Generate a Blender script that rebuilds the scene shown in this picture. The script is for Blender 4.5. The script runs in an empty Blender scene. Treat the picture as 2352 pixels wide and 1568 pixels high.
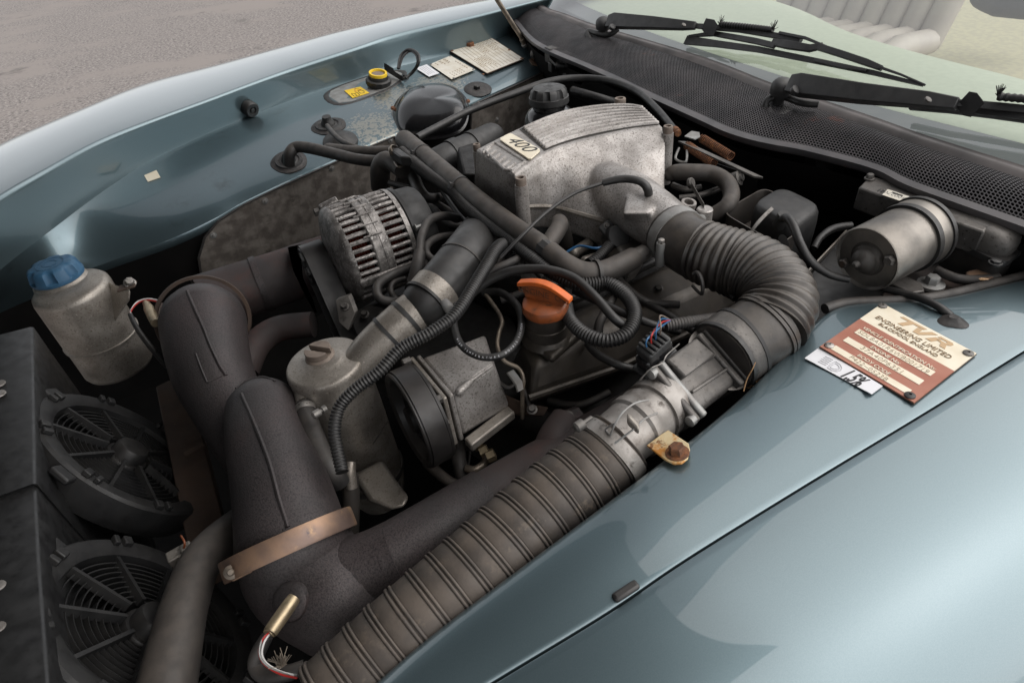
import bpy, math, random
from mathutils import Vector as V, Matrix
random.seed(7)
S = bpy.context.scene
COL = S.collection
R = math.radians
# ------------------------------------------------------------------ camera
DZ = 0.80                 # height of the wing top above the ground (m)
FL = 1400.0; CAMH = 0.55; TH = R(33); PT = math.atan(1109/1400.0); ROLL = R(-6)
FW = V((math.sin(TH), math.cos(TH), 0)); RT = V((math.cos(TH), -math.sin(TH), 0)); UPZ = V((0, 0, 1))
cF = FW*math.cos(PT) - UPZ*math.sin(PT); cU0 = FW*math.sin(PT) + UPZ*math.cos(PT)
cR = RT*math.cos(ROLL) + cU0*math.sin(ROLL); cU = -RT*math.sin(ROLL) + cU0*math.cos(ROLL)
EYE = V((0, 0, DZ+CAMH))
cam = bpy.data.cameras.new('camera'); co = bpy.data.objects.new('camera', cam); COL.objects.link(co)
cam.sensor_width = 36; cam.lens = FL/2352*36; cam.clip_start = .02; cam.clip_end = 500
m = Matrix((cR, cU, -cF)).transposed().to_4x4(); m.translation = EYE
co.matrix_world = m; S.camera = co
# ------------------------------------------------------------------ light
w = bpy.data.worlds.new('World'); S.world = w; w.use_nodes = True
nt = w.node_tree; bg = nt.nodes['Background']
sky = nt.nodes.new('ShaderNodeTexSky'); sky.sky_type = 'NISHITA'; sky.sun_disc = False
SE, SA = R(50), R(130)     # sun elevation; azimuth measured from +Y towards +X
sky.sun_elevation = SE; sky.sun_rotation = SA; sky.air_density = 1.0; sky.dust_density = 1.2; sky.ozone_density = 1.0
hs = nt.nodes.new('ShaderNodeHueSaturation'); hs.inputs['Saturation'].default_value = .10
nt.links.new(sky.outputs[0], hs.inputs['Color']); nt.links.new(hs.outputs[0], bg.inputs[0]); bg.inputs[1].default_value = .15
sun = bpy.data.lights.new('sun', 'SUN'); sun.energy = 1.5; sun.angle = R(90); sun.color = (1, .94, .88)
so = bpy.data.objects.new('sun', sun); COL.objects.link(so)
so.rotation_euler = V((math.sin(SA)*math.cos(SE), math.cos(SA)*math.cos(SE), math.sin(SE))).to_track_quat('Z', 'Y').to_euler()
S.view_settings.view_transform = 'Standard'; S.view_settings.look = 'None'; S.view_settings.exposure = 0.70; S.view_settings.gamma = 1
S.cycles.max_bounces = 8; S.cycles.transparent_max_bounces = 12

# ------------------------------------------------------------------ placing
def ray(u, v):
    return cF + cR*((u-1176)/FL) + cU*((784-v)/FL)
def P(u, v, h=0.0):
    d = ray(u, v); return EYE + d*((DZ+h-EYE.z)/d.z)
def PP(u, v, p0, n):
    d = ray(u, v); return EYE + d*((p0-EYE).dot(n)/d.dot(n))
def PD(u, v, depth):
    return EYE + ray(u, v)*depth
def px(p, n):
    return n*(p-EYE).dot(cF)/FL
def cr(pts, sub=10):
    """Catmull-Rom through tuples."""
    if len(pts) < 3: sub_pts = pts; 
    out = []
    n = len(pts)
    for i in range(n-1):
        p0 = pts[max(i-1, 0)]; p1 = pts[i]; p2 = pts[i+1]; p3 = pts[min(i+2, n-1)]
        for k in range(sub):
            t = k/sub
            out.append(tuple(.5*((2*b)+(-a+c)*t+(2*a-5*b+4*c-d)*t*t+(-a+3*b-3*c+d)*t**3) for a, b, c, d in zip(p0, p1, p2, p3)))
    out.append(tuple(pts[-1])); return out
def path(ctrl, step=None, sub=8):
    """ctrl (u, v, h, radius px) -> [(point, radius m)] smoothed."""
    q = []
    for u, v, h, r in ctrl:
        p = P(u, v, h); q.append((p.x, p.y, p.z, px(p, r)))
    return wpath(q, step, sub)
def wpath(q, step=None, sub=8):
    d = [(V(t[:3]), max(t[3], 1e-4)) for t in cr(q, sub)]
    return resample(d, step) if step else d
def alen(d):
    s = [0]
    for a, b in zip(d, d[1:]): s.append(s[-1]+(b[0]-a[0]).length)
    return s
def at(d, s, L=None):
    L = L or alen(d)
    s = min(max(s, 0), L[-1])
    for i in range(len(d)-1):
        if L[i+1] >= s:
            t = (s-L[i])/max(L[i+1]-L[i], 1e-9)
            return d[i][0].lerp(d[i+1][0], t), d[i][1]*(1-t)+d[i+1][1]*t
    return d[-1]
def resample(d, step):
    L = alen(d); n = max(2, int(L[-1]/step)); return [at(d, L[-1]*i/n, L) for i in range(n+1)]
def sub(d, a, b, n=8):
    L = alen(d); return [at(d, L[-1]*(a+(b-a)*i/n), L) for i in range(n+1)]
def frame(ax, hint=None):
    z = ax.normalized(); h = hint or (V((0, 0, 1)) if abs(z.z) < .9 else V((1, 0, 0)))
    x = (h - z*h.dot(z)).normalized(); return x, z.cross(x), z

# ------------------------------------------------------------------ mesh builder
class MB:
    def __init__(s): s.v = []; s.f = []
    def add(s, vs, fs):
        o = len(s.v); s.v += [V(a) for a in vs]; s.f += [tuple(i+o for i in f) for f in fs]; return s
    def rings(s, rows, close=True, cap0=True, cap1=True):
        n = len(rows[0]); fs = []
        for i in range(len(rows)-1):
            for k in range(n if close else n-1):
                k2 = (k+1) % n; fs.append((i*n+k, i*n+k2, (i+1)*n+k2, (i+1)*n+k))
        if cap0 and close: fs.append(tuple(range(n))[::-1])
        if cap1 and close: fs.append(tuple((len(rows)-1)*n+k for k in range(n)))
        return s.add([p for r in rows for p in r], fs)
    def tube(s, d, n=14, cap=True, rnd=False, ov=1.0, hint=None):
        rows = []; x = None
        N = len(d)
        for i in range(N):
            t = (d[min(i+1, N-1)][0]-d[max(i-1, 0)][0])
            if t.length < 1e-9: t = V((0, 0, 1))
            t.normalize()
            if x is None: x, y, _ = frame(t, hint)
            else:
                x = (x-t*x.dot(t)).normalized(); y = t.cross(x)
            p, r = d[i]
            def ring(c, rr): return [c+(x*math.cos(a)*ov+y*math.sin(a))*rr for a in [2*math.pi*k/n for k in range(n)]]
            if rnd and i == 0:
                for k in range(1, 5):
                    a = math.pi/2*k/5; rows.append(ring(p-t*r*math.cos(a), r*math.sin(a)))
            rows.append(ring(p, r))
            if rnd and i == N-1:
                for k in range(4, 0, -1):
                    a = math.pi/2*k/5; rows.append(ring(p+t*r*math.cos(a), r*math.sin(a)))
        return s.rings(rows, True, cap, cap)
    def lathe(s, o, ax, prof, n=32, mod=None, hint=None, cap=True, a0=0, a1=None):
        x, y, z = frame(ax, hint); rows = []
        full = a1 is None; m = n if full else n+1; span = 2*math.pi if full else a1-a0
        for zz, r in prof:
            row = []
            for k in range(m):
                a = a0+span*k/n; rr = max(r, 1e-5)*(mod(a, zz) if mod else 1)
                row.append(o+z*zz+(x*math.cos(a)+y*math.sin(a))*rr)
            rows.append(row)
        return s.rings(rows, full, cap, cap)
    def box(s, o, x, y, z):
        vs = [o+x*a+y*b+z*c for c in (-1, 1) for b in (-1, 1) for a in (-1, 1)]
        return s.add(vs, [(0, 2, 3, 1), (4, 5, 7, 6), (0, 1, 5, 4), (2, 6, 7, 3), (0, 4, 6, 2), (1, 3, 7, 5)])
    def bar(s, a, b, wv, hv):
        """box from a to b with half-extent vectors wv, hv"""
        return s.box((a+b)/2, (b-a)/2, wv, hv)
    def prism(s, pts, ext):
        n = len(pts); vs = list(pts)+[p+ext for p in pts]
        return s.add(vs, [tuple(range(n))[::-1], tuple(range(n, 2*n))]+[(k, (k+1) % n, n+(k+1) % n, n+k) for k in range(n)])
    def bolt(s, o, ax, r, h, washer=1.5, socket=False):
        if washer: s.lathe(o, ax, [(-r*.3, r*washer), (r*.18, r*washer), (r*.22, r*washer*.94)], 20)
        if socket:
            s.lathe(o, ax, [(0, r), (h, r), (h, r*.6), (h*.4, r*.55)], 20)
        else:
            s.lathe(o, ax, [(r*.2, r), (r*.2+h*.85, r), (r*.2+h, r*.86)], 6)
        return s
    def build(s, name, mat, parent=None, bevel=0, smooth=True, ang=38, sd=0, seg=2):
        base = V((0, 0, 0)); q = parent
        while q is not None: base += q.location; q = q.parent
        me = bpy.data.meshes.new(name); me.from_pydata([tuple(v-base) for v in s.v], [], s.f)
        import bmesh
        bm = bmesh.new(); bm.from_mesh(me); bmesh.ops.recalc_face_normals(bm, faces=bm.faces); bm.to_mesh(me); bm.free()
        me.materials.append(mat)
        if smooth:
            me.shade_smooth()
            if ang: me.set_sharp_from_angle(angle=R(ang))
        o = bpy.data.objects.new(name, me); COL.objects.link(o)
        if parent is not None: o.parent = parent
        if bevel:
            b = o.modifiers.new('bevel', 'BEVEL'); b.width = bevel; b.segments = seg; b.limit_method = 'ANGLE'; b.angle_limit = R(40)
        if sd:
            b = o.modifiers.new('sub', 'SUBSURF'); b.levels = sd; b.render_levels = sd
        return o
def tag(o, label, cat, group=None):
    o['label'] = label; o['category'] = cat
    if group: o['group'] = group
    return o
def thing(name, label, cat, base, group=None):
    o = bpy.data.objects.new(name, None); COL.objects.link(o); o.location = base; o.empty_display_size = .02
    return tag(o, label, cat, group)
def dup(o, delta=V((0, 0, 0)), parent=None, keep=True):
    c = o.copy(); COL.objects.link(c); c.parent = parent
    if parent is None: c.location = o.location+delta
    for ch in list(o.children): dup(ch, parent=c)
    return c
def text(name, body, O, xd, nrm, size, mat, parent, align='LEFT', shear=0, bold=0, sx=1):
    cu = bpy.data.curves.new(name, 'FONT'); cu.body = body; cu.size = size; cu.align_x = align; cu.extrude = .00025; cu.shear = shear; cu.offset = bold
    cu.resolution_u = 3
    cu.materials.append(mat)
    o = bpy.data.objects.new(name, cu); COL.objects.link(o)
    me = bpy.data.meshes.new_from_object(o.evaluated_get(bpy.context.evaluated_depsgraph_get())); bpy.data.objects.remove(o)
    if not me.materials: me.materials.append(mat)
    o = bpy.data.objects.new(name, me); COL.objects.link(o)
    z = nrm.normalized(); x = (xd-z*xd.dot(z)).normalized(); y = z.cross(x)
    mm = Matrix((x*sx, y, z)).transposed().to_4x4(); mm.translation = O+z*.0004
    b = V((0, 0, 0)); q = parent
    while q is not None: b += q.location; q = q.parent
    mm.translation -= b
    o.parent = parent; o.matrix_local = mm
    return o

# ------------------------------------------------------------------ materials
def mat(name, c, c2=None, s=25, r=.5, r2=None, m=0.0, b=0.0, bs=250, sp=(), dust=None, coat=0, spec=.5, flake=0, det=6):
    M = bpy.data.materials.new(name); M.use_nodes = True; t = M.node_tree; N = t.nodes; L = t.links
    bs_ = N['Principled BSDF']; tc = N.new('ShaderNodeTexCoord')
    def noise(sc, d=det, off=0, rg_=.5):
        n = N.new('ShaderNodeTexNoise'); n.inputs['Scale'].default_value = sc; n.inputs['Detail'].default_value = d; n.inputs['Roughness'].default_value = rg_
        mp = N.new('ShaderNodeVectorMath'); mp.operation = 'ADD'; mp.inputs[1].default_value = (off, off*.7, off*1.3)
        L.new(tc.outputs['Object'], mp.inputs[0]); L.new(mp.outputs[0], n.inputs['Vector']); return n.outputs['Fac']
    def rng(x, lo, hi, a=0, bb=1):
        n = N.new('ShaderNodeMapRange'); n.interpolation_type = 'SMOOTHSTEP'
        for i, vv in zip((1, 2, 3, 4), (lo, hi, a, bb)): n.inputs[i].default_value = vv
        L.new(x, n.inputs[0]); return n.outputs[0]
    def mix(fac, a, bcol):
        n = N.new('ShaderNodeMix'); n.data_type = 'RGBA'; L.new(fac, n.inputs[0])
        for sk, x in ((n.inputs[6], a), (n.inputs[7], bcol)):
            if isinstance(x, tuple): sk.default_value = (*x, 1)
            else: L.new(x, sk)
        return n.outputs[2]
    col = c
    f0 = noise(s)
    if c2: col = mix(rng(f0, .35, .65), c, c2)
    for i, (cc, sc, lo, hi) in enumerate(sp):
        col = mix(rng(noise(sc, 9, 3.1*(i+1), .68), lo, hi), col, cc)
    if dust:
        g = N.new('ShaderNodeNewGeometry'); sx = N.new('ShaderNodeSeparateXYZ'); L.new(g.outputs['Normal'], sx.inputs[0])
        up = rng(sx.outputs[2], -.1, 1.0, 0, dust[1]); nz = rng(noise(dust[2] if len(dust) > 2 else 60, 8, 9), .3, .65, .35, 1)
        mu = N.new('ShaderNodeMath'); mu.operation = 'MULTIPLY'; L.new(up, mu.inputs[0]); L.new(nz, mu.inputs[1])
        col = mix(mu.outputs[0], col, dust[0])
        if r2 is None: r2 = min(1, r+.1)
    if isinstance(col, tuple): bs_.inputs['Base Color'].default_value = (*col, 1)
    else: L.new(col, bs_.inputs['Base Color'])
    if r2 is not None: L.new(rng(noise(s*1.7, 5, 5), .3, .7, r, r2), bs_.inputs['Roughness'])
    else: bs_.inputs['Roughness'].default_value = r
    bs_.inputs['Metallic'].default_value = m; bs_.inputs['Specular IOR Level'].default_value = spec
    if coat: bs_.inputs['Coat Weight'].default_value = coat; bs_.inputs['Coat Roughness'].default_value = .03
    if b:
        bn = N.new('ShaderNodeBump'); bn.inputs['Strength'].default_value = b; bn.inputs['Distance'].default_value = .001
        L.new(noise(bs, 5, 1), bn.inputs['Height']); L.new(bn.outputs[0], bs_.inputs['Normal'])
    return M
BROWN = (.20, .165, .135)
m_paint = mat('teal metallic paint', (.118, .166, .183), (.130, .178, .196), 900, .38, None, .75, coat=.85, b=.02, bs=1500, sp=[((.19, .26, .28), 420, .70, .76), ((.08, .11, .12), 260, .70, .76)])
m_paintworn = mat('teal paint flaking', (.098, .142, .160), (.110, .154, .172), 900, .33, None, .75, coat=.7, b=.02, bs=1500, sp=[((.06, .08, .085), 9, .56, .78), ((.22, .26, .26), 300, .68, .75)])
def wear(M, spots, obase):
    """flaked paint patches: a noise threshold that tightens away from the given places"""
    t = M.node_tree; N = t.nodes; L = t.links; bsdf = N['Principled BSDF']
    tc = N.new('ShaderNodeTexCoord'); acc = None
    def math_(op, a, b):
        n = N.new('ShaderNodeMath'); n.operation = op
        for k, x in enumerate((a, b)):
            if isinstance(x, (int, float)): n.inputs[k].default_value = x
            else: L.new(x, n.inputs[k])
        return n.outputs[0]
    for c, r in spots:
        d = N.new('ShaderNodeVectorMath'); d.operation = 'DISTANCE'; L.new(tc.outputs['Object'], d.inputs[0]); d.inputs[1].default_value = c-obase
        k = math_('SUBTRACT', 1, math_('DIVIDE', d.outputs['Value'], r)); k = math_('MAXIMUM', k, 0)
        acc = k if acc is None else math_('MAXIMUM', acc, k)
    n = N.new('ShaderNodeTexNoise'); n.inputs['Scale'].default_value = 95; n.inputs['Detail'].default_value = 12; n.inputs['Roughness'].default_value = .65; L.new(tc.outputs['Object'], n.inputs['Vector'])
    v = math_('ADD', n.outputs['Fac'], math_('MULTIPLY', math_('MINIMUM', acc, .6), .45))
    rg = N.new('ShaderNodeMapRange'); rg.inputs[1].default_value = .72; rg.inputs[2].default_value = .76; L.new(v, rg.inputs[0])
    mx = N.new('ShaderNodeMix'); mx.data_type = 'RGBA'; L.new(rg.outputs[0], mx.inputs[0])
    src = bsdf.inputs['Base Color'].links[0].from_socket; L.new(src, mx.inputs[6]); mx.inputs[7].default_value = (.30, .30, .27, 1)
    L.new(mx.outputs[2], bsdf.inputs['Base Color'])
    inv = math_('SUBTRACT', .7, math_('MULTIPLY', rg.outputs[0], .7)); L.new(inv, bsdf.inputs['Coat Weight'])
m_alu = mat('cast aluminium', (.38, .358, .34), (.265, .246, .231), 26, .38, .55, .5, .5, 420, sp=[((.11, .095, .084), 300, .50, .66), ((.20, .175, .155), 8, .50, .80), ((.56, .54, .51), 420, .58, .70)])
m_aludark = mat('dark groove sheet', (.035, .03, .026), (.02, .0175, .0155), 40, .6, .75, .2, .4, 400)
m_aludirt = mat('dirty aluminium', (.35, .322, .288), (.225, .203, .178), 20, .36, .55, .6, .45, 300, sp=[((.12, .09, .066), 280, .52, .68), ((.15, .115, .088), 8, .52, .78), ((.55, .50, .44), 350, .58, .70)], dust=((.33, .30, .26), .35))
m_altn = mat('corroded aluminium', (.27, .252, .238), (.125, .115, .108), 60, .38, .62, .5, .8, 300, sp=[((.03, .026, .023), 15, .54, .68), ((.40, .38, .36), 220, .54, .62)])
m_aluclean = mat('bright aluminium', (.30, .28, .26), (.19, .175, .16), 30, .42, .6, .5, .3, 300, sp=[((.06, .05, .042), 50, .55, .68), ((.09, .065, .05), 14, .54, .70), ((.5, .48, .45), 300, .66, .7)])
m_steel = mat('zinc steel', (.34, .32, .30), (.20, .19, .175), 60, .4, .55, .7, .2, 300, sp=[((.07, .06, .05), 150, .56, .64)])
m_plug = mat('brown bakelite plug', (.16, .125, .10), (.11, .085, .07), 60, .6, None, 0, .1, 300, dust=((.25, .2, .16), .4))
m_rub = mat('dusty rubber', (.016, .0155, .0155), (.026, .024, .023), 30, .5, .7, 0, .15, 300, dust=((.07, .06, .052), .6))
m_rub2 = mat('grey brown rubber hose', (.024, .021, .019), (.036, .031, .027), 25, .55, .7, 0, .12, 300, dust=((.085, .07, .058), .6))
m_rubc = mat('black rubber', (.010, .010, .0105), (.017, .0165, .016), 40, .42, .55, 0, .05, 300, dust=((.048, .043, .039), .35))
m_intake = mat('ribbed hose muddy', (.030, .026, .024), (.042, .036, .032), 20, .55, .75, 0, .2, 300, sp=[((.10, .08, .062), 45, .55, .66), ((.012, .011, .01), 20, .55, .7)], dust=((.125, .10, .08), .75, 30))
m_conv = mat('convoluted hose', (.020, .0175, .0165), (.045, .039, .034), 30, .33, .5, 0, .2, 350, sp=[((.085, .07, .056), 60, .62, .74)], dust=((.10, .084, .068), .5))
m_blk = mat('black plastic', (.016, .016, .017), (.024, .024, .024), 40, .45, .6, 0, .05, 200, dust=((.07, .066, .06), .25))
m_gloss = mat('gloss black plastic', (.008, .008, .009), None, 20, .16, .26, 0, 0, dust=((.03, .028, .026), .2), coat=.3)
m_fan = mat('dusty fan plastic', (.007, .0072, .008), (.011, .011, .011), 25, .5, .7, 0, .15, 300, sp=[((.04, .036, .032), 120, .64, .74)], dust=((.028, .026, .024), .6))
m_rad = mat('rain spotted black panel', (.008, .008, .0085), (.011, .011, .011), 30, .32, .5, 0, .05, 100, sp=[((.003, .003, .003), 130, .56, .60), ((.03, .028, .026), 260, .66, .70)], dust=((.03, .03, .03), .5))
m_exh = mat('coated exhaust', (.043, .038, .038), (.058, .046, .046), 9, .48, .62, .3, .5, 500, sp=[((.022, .0195, .0195), 420, .46, .62), ((.062, .036, .031), 7, .57, .78), ((.10, .065, .04), 22, .68, .76), ((.13, .115, .105), 420, .67, .71)])
m_exhred = mat('rusty coated exhaust', (.048, .034, .032), (.036, .031, .031), 12, .62, .78, .1, .3, 900, sp=[((.075, .034, .028), 9, .5, .7), ((.02, .018, .018), 500, .56, .66)])
m_copper = mat('heat tinted steel band', (.30, .19, .125), (.17, .12, .10), 22, .42, .55, .6, .1, 300, sp=[((.08, .07, .08), 30, .58, .70), ((.42, .27, .15), 18, .58, .72)])
m_brass = mat('brass coloured steel', (.42, .34, .22), (.34, .27, .18), 60, .35, .45, .8)
m_cu = mat('copper winding', (.15, .04, .025), (.07, .02, .014), 60, .4, .5, .7)
m_rust = mat('rust', (.17, .065, .025), (.09, .04, .02), 120, .8, None, 0, .5, 400, sp=[((.35, .14, .04), 90, .55, .7)])
m_rusttab = mat('rust stained tab', (.56, .46, .28), (.50, .34, .15), 45, .5, .7, .1, .15, 300, sp=[((.46, .19, .03), 38, .50, .62), ((.18, .07, .02), 50, .58, .68)])
m_chassis = mat('surface rusted steel', (.05, .034, .026), (.075, .048, .034), 18, .7, .85, .1, .3, 300, sp=[((.20, .15, .06), 90, .66, .70)])
m_orange = mat('orange cap plastic', (.62, .13, .018), (.50, .10, .014), 40, .4, .55, 0, .05, 200, sp=[((.14, .06, .03), 40, .6, .72)])
m_orangedirt = mat('oily orange plastic', (.26, .068, .018), (.17, .048, .016), 40, .42, .55, 0, .1, 200, sp=[((.07, .032, .016), 50, .52, .68)])
m_ordark = mat('oily brown lettering', (.12, .045, .02), None, 40, .6)
m_blue = mat('blue cap plastic', (.016, .07, .14), (.022, .088, .17), 60, .55, .65, 0, .25, 500, dust=((.06, .14, .22), .4))
m_foil0 = mat('sooty foil heat shield', (.36, .325, .29), (.20, .175, .155), 30, .30, .5, .6, .8, 110, sp=[((.045, .033, .025), 10, .54, .72), ((.38, .36, .33), 160, .64, .70)])
m_sealant = mat('black sealant', (.016, .015, .015), (.035, .03, .028), 60, .5, .65, 0, .7, 120)
m_void = mat('shade black', (.0022, .002, .002), (.0045, .004, .0038), 12, .9, spec=.15)  # deep shade of the bay put into the colour of walls and cores
m_block = mat('oily engine block', (.007, .006, .0055), (.013, .011, .0095), 30, .55, .75, .1, .4, 200)
m_rocker = mat('oily rocker cover', (.028, .024, .021), (.045, .039, .033), 30, .34, .5, .4, .25, 400, sp=[((.05, .04, .03), 90, .62, .7)], dust=((.07, .058, .045), .5))
m_grille = mat('black painted mesh', (.055, .053, .056), (.085, .078, .08), 14, .45, .6, 0, .05, 200, sp=[((.17, .085, .07), 7, .60, .68)])
m_seal = mat('weathered rubber seal', (.06, .055, .054), (.10, .088, .085), 12, .55, .7, 0, .1, 150)
m_ivory = mat('aged ivory enamel', (.72, .66, .53), (.66, .58, .44), 30, .4, .55, .05)
m_vinred = mat('faded red enamel', (.30, .105, .065), (.36, .15, .10), 16, .5, .6, .1, sp=[((.26, .17, .13), 9, .62, .8)])
m_ink = mat('brown ink', (.19, .12, .06), None, 20, .6)
m_inktan = mat('tan ink', (.47, .32, .18), None, 20, .6)
m_black = mat('black ink', (.012, .012, .014), None, 20, .6)
m_white = mat('white sticker vinyl', (.70, .70, .72), (.66, .66, .68), 30, .4)
m_greyink = mat('grey ink', (.45, .45, .47), None, 20, .6)
m_plate = mat('creased foil data plate', (.66, .63, .56), (.58, .53, .44), 26, .42, .6, .2, .1, 120, sp=[((.3, .22, .15), 40, .68, .76)])
m_yel = mat('yellow label', (.75, .50, .02), None, 20, .45)
m_red = mat('red wire', (.34, .018, .014), None, 20, .4)
m_wht = mat('white wire', (.6, .58, .56), None, 20, .4)
m_bluew = mat('blue wire', (.025, .10, .22), None, 20, .4)
m_grey = mat('grey zinc', (.30, .30, .29), (.22, .21, .2), 40, .5, .6, .5)
m_dash = mat('pale green vinyl', (.47, .49, .39), (.44, .46, .365), 60, .65, None, 0, .4, 350)
m_dashgrey = mat('grey dash top', (.085, .088, .095), (.10, .10, .105), 20, .6, None, 0, .1, 200)
m_seat = mat('cream leather', (.42, .37, .33), (.38, .33, .30), 12, .55, None, 0, .2, 120)
m_seaty = mat('beige carpet', (.42, .38, .26), (.36, .33, .24), 40, .9, None, 0, .3, 300)
m_can = mat('zinc plated canister', (.24, .22, .195), (.11, .103, .095), 13, .34, .52, .65, .3, 300, sp=[((.07, .065, .065), 10, .56, .72), ((.42, .38, .33), 14, .62, .75)])
m_candark = mat('dull grey steel', (.10, .094, .088), (.055, .052, .05), 22, .42, .6, .4, .35, 300, sp=[((.16, .08, .04), 9, .62, .78), ((.026, .023, .02), 130, .56, .64), ((.24, .23, .22), 300, .66, .72)], dust=((.2, .18, .16), .35))
m_sheet = mat('brown painted panel', (.085, .055, .042), (.035, .03, .028), 12, .6, .8, 0, .2, 200, sp=[((.16, .09, .06), 20, .6, .75)])
m_dustblk = mat('dusty black casting', (.05, .045, .04), (.03, .027, .024), 40, .45, .6, .1, .3, 200)
m_belt = mat('drive belt', (.015, .014, .014), (.024, .022, .021), 30, .36, .5, 0, .05, 300, dust=((.045, .038, .034), .4))
m_straw = mat('dry straw', (.26, .15, .07), None, 30, .8)
m_strut = mat('grimy strut rod', (.20, .165, .13), (.12, .10, .08), 60, .4, .5, .5)
# foil with creased grid lines
def foil():
    M = m_foil0; t = M.node_tree; N = t.nodes; L = t.links
    bsdf = N['Principled BSDF']; tc = N.new('ShaderNodeTexCoord')
    bn = [n for n in N if n.type == 'BUMP'][0]
    mp = N.new('ShaderNodeMapping'); mp.inputs['Rotation'].default_value = (0, R(-4), 0); L.new(tc.outputs['Object'], mp.inputs[0])
    h = None
    for d in ('X', 'Z'):
        wv = N.new('ShaderNodeTexWave'); wv.bands_direction = d; wv.inputs['Scale'].default_value = 16 if d == 'Z' else 5; wv.inputs['Distortion'].default_value = .6
        L.new(mp.outputs[0], wv.inputs[0])
        rg = N.new('ShaderNodeMapRange'); rg.inputs[1].default_value = .96; L.new(wv.outputs['Fac'], rg.inputs[0])
        b2 = N.new('ShaderNodeBump'); b2.inputs['Strength'].default_value = .22; b2.inputs['Distance'].default_value = .001
        L.new(rg.outputs[0], b2.inputs['Height'])
        if h is None: L.new(bn.outputs[0], b2.inputs['Normal'])
        else: L.new(h, b2.inputs['Normal'])
        h = b2.outputs[0]
    L.new(h, bsdf.inputs['Normal']); return M
m_foil = foil()
def glassmat():
    M = bpy.data.materials.new('windscreen glass'); M.use_nodes = True; t = M.node_tree; N = t.nodes; L = t.links
    out = N['Material Output']; N.remove(N['Principled BSDF'])
    tr = N.new('ShaderNodeBsdfTransparent'); tr.inputs[0].default_value = (.90, .95, .92, 1)
    gl = N.new('ShaderNodeBsdfGlossy'); gl.inputs['Roughness'].default_value = .01
    lw = N.new('ShaderNodeLayerWeight'); lw.inputs[0].default_value = .5
    fr = N.new('ShaderNodeMapRange'); fr.inputs[1].default_value = .35; fr.inputs[2].default_value = 1.0; fr.inputs[3].default_value = .19; fr.inputs[4].default_value = .75; fr.interpolation_type = 'SMOOTHERSTEP'
    L.new(lw.outputs['Facing'], fr.inputs[0])
    mx = N.new('ShaderNodeMixShader'); L.new(fr.outputs[0], mx.inputs[0]); L.new(tr.outputs[0], mx.inputs[1]); L.new(gl.outputs[0], mx.inputs[2]); L.new(mx.outputs[0], out.inputs[0])
    return M
m_glass = glassmat()
m_tarmac = mat('worn tarmac', (.115, .101, .093), (.25, .222, .207), 38, .8, None, 0, .9, 30, det=3, sp=[((.045, .038, .035), 30, .54, .62), ((.40, .37, .35), 45, .60, .66), ((.20, .175, .16), .8, .48, .62), ((.10, .088, .08), 2.2, .58, .72)])

# ------------------------------------------------------------------ ground
g = MB(); g.add([V((-60, -60, 0)), V((60, -60, 0)), V((60, 60, 0)), V((-60, 60, 0))], [(0, 1, 2, 3)])
gr = g.build('ground', m_tarmac); gr['kind'] = 'structure'

# ------------------------------------------------------------------ car body
def lerp_tab(tab, x):
    for (a, b), (c, d) in zip(tab, tab[1:]):
        if x <= c: return b+(d-b)*max(0, (x-a))/(c-a)
    return tab[-1][1]
def wcurve(pts, htab):
    """image curve + height table by u -> dense world curve"""
    return [P(u, v, lerp_tab(htab, u)) for u, v in cr(pts, 8)]
def byx(c, x):
    for a, b in zip(c, c[1:]):
        if a.x <= x <= b.x: return a.lerp(b, (x-a.x)/max(b.x-a.x, 1e-9))
    if x < c[0].x: a, b = c[0], c[1]
    else: a, b = c[-2], c[-1]
    return a+(b-a)*((x-a.x)/max(b.x-a.x, 1e-9))
body = thing('sports_car', 'teal painted sports car body around the open engine bay', 'car', P(1176, 900, -.1))
HG = [(-200, -.045), (0, -.04), (560, -.005), (817, .01), (1077, .02), (1300, .03)]
HE = [(u, lerp_tab(HG, u)+d) for u, d in ((-260, .136), (0, .130), (120, .122), (220, .113), (330, .102), (474, .093), (656, .088), (800, .092), (910, .098), (1227, .107), (1330, .11))]
HL = [(-200, -.16), (0, -.15), (240, -.13), (510, -.10), (905, -.055), (1085, -.045), (1260, -.03)]
gutter = [(-260, 850), (-120, 735), (0, 620), (128, 521), (219, 452), (328, 379), (437, 324), (569, 268), (693, 222), (817, 182), (910, 155), (1077, 112), (1202, 67), (1300, 30)]
edge = [(-260, 635), (-120, 535), (0, 450), (109, 388), (219, 328), (328, 284), (474, 231), (656, 163), (817, 110), (910, 79), (1077, 40), (1227, 4), (1330, -22)]
outer = [(-260, 480), (-120, 400), (0, 330), (73, 297), (182, 252), (328, 193), (510, 146), (729, 87), (817, 67), (952, 35), (1118, 6), (1181, -5), (1290, -28)]
low = [(-260, 860), (-120, 772), (0, 703), (120, 655), (240, 609), (400, 552), (510, 500), (560, 470), (690, 408), (760, 377), (830, 345), (905, 314), (1000, 278), (1085, 240), (1250, 165), (1330, 125)]
cG = wcurve(gutter, HG); cE = wcurve(edge, HE); cO = wcurve(outer, [(u, h-.018) for u, h in HE]); cL = wcurve(low, HL)
xs0 = max(c[0].x for c in (cG, cE, cO, cL)); xs1 = 1.95
rows = []
NX = 70
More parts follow.
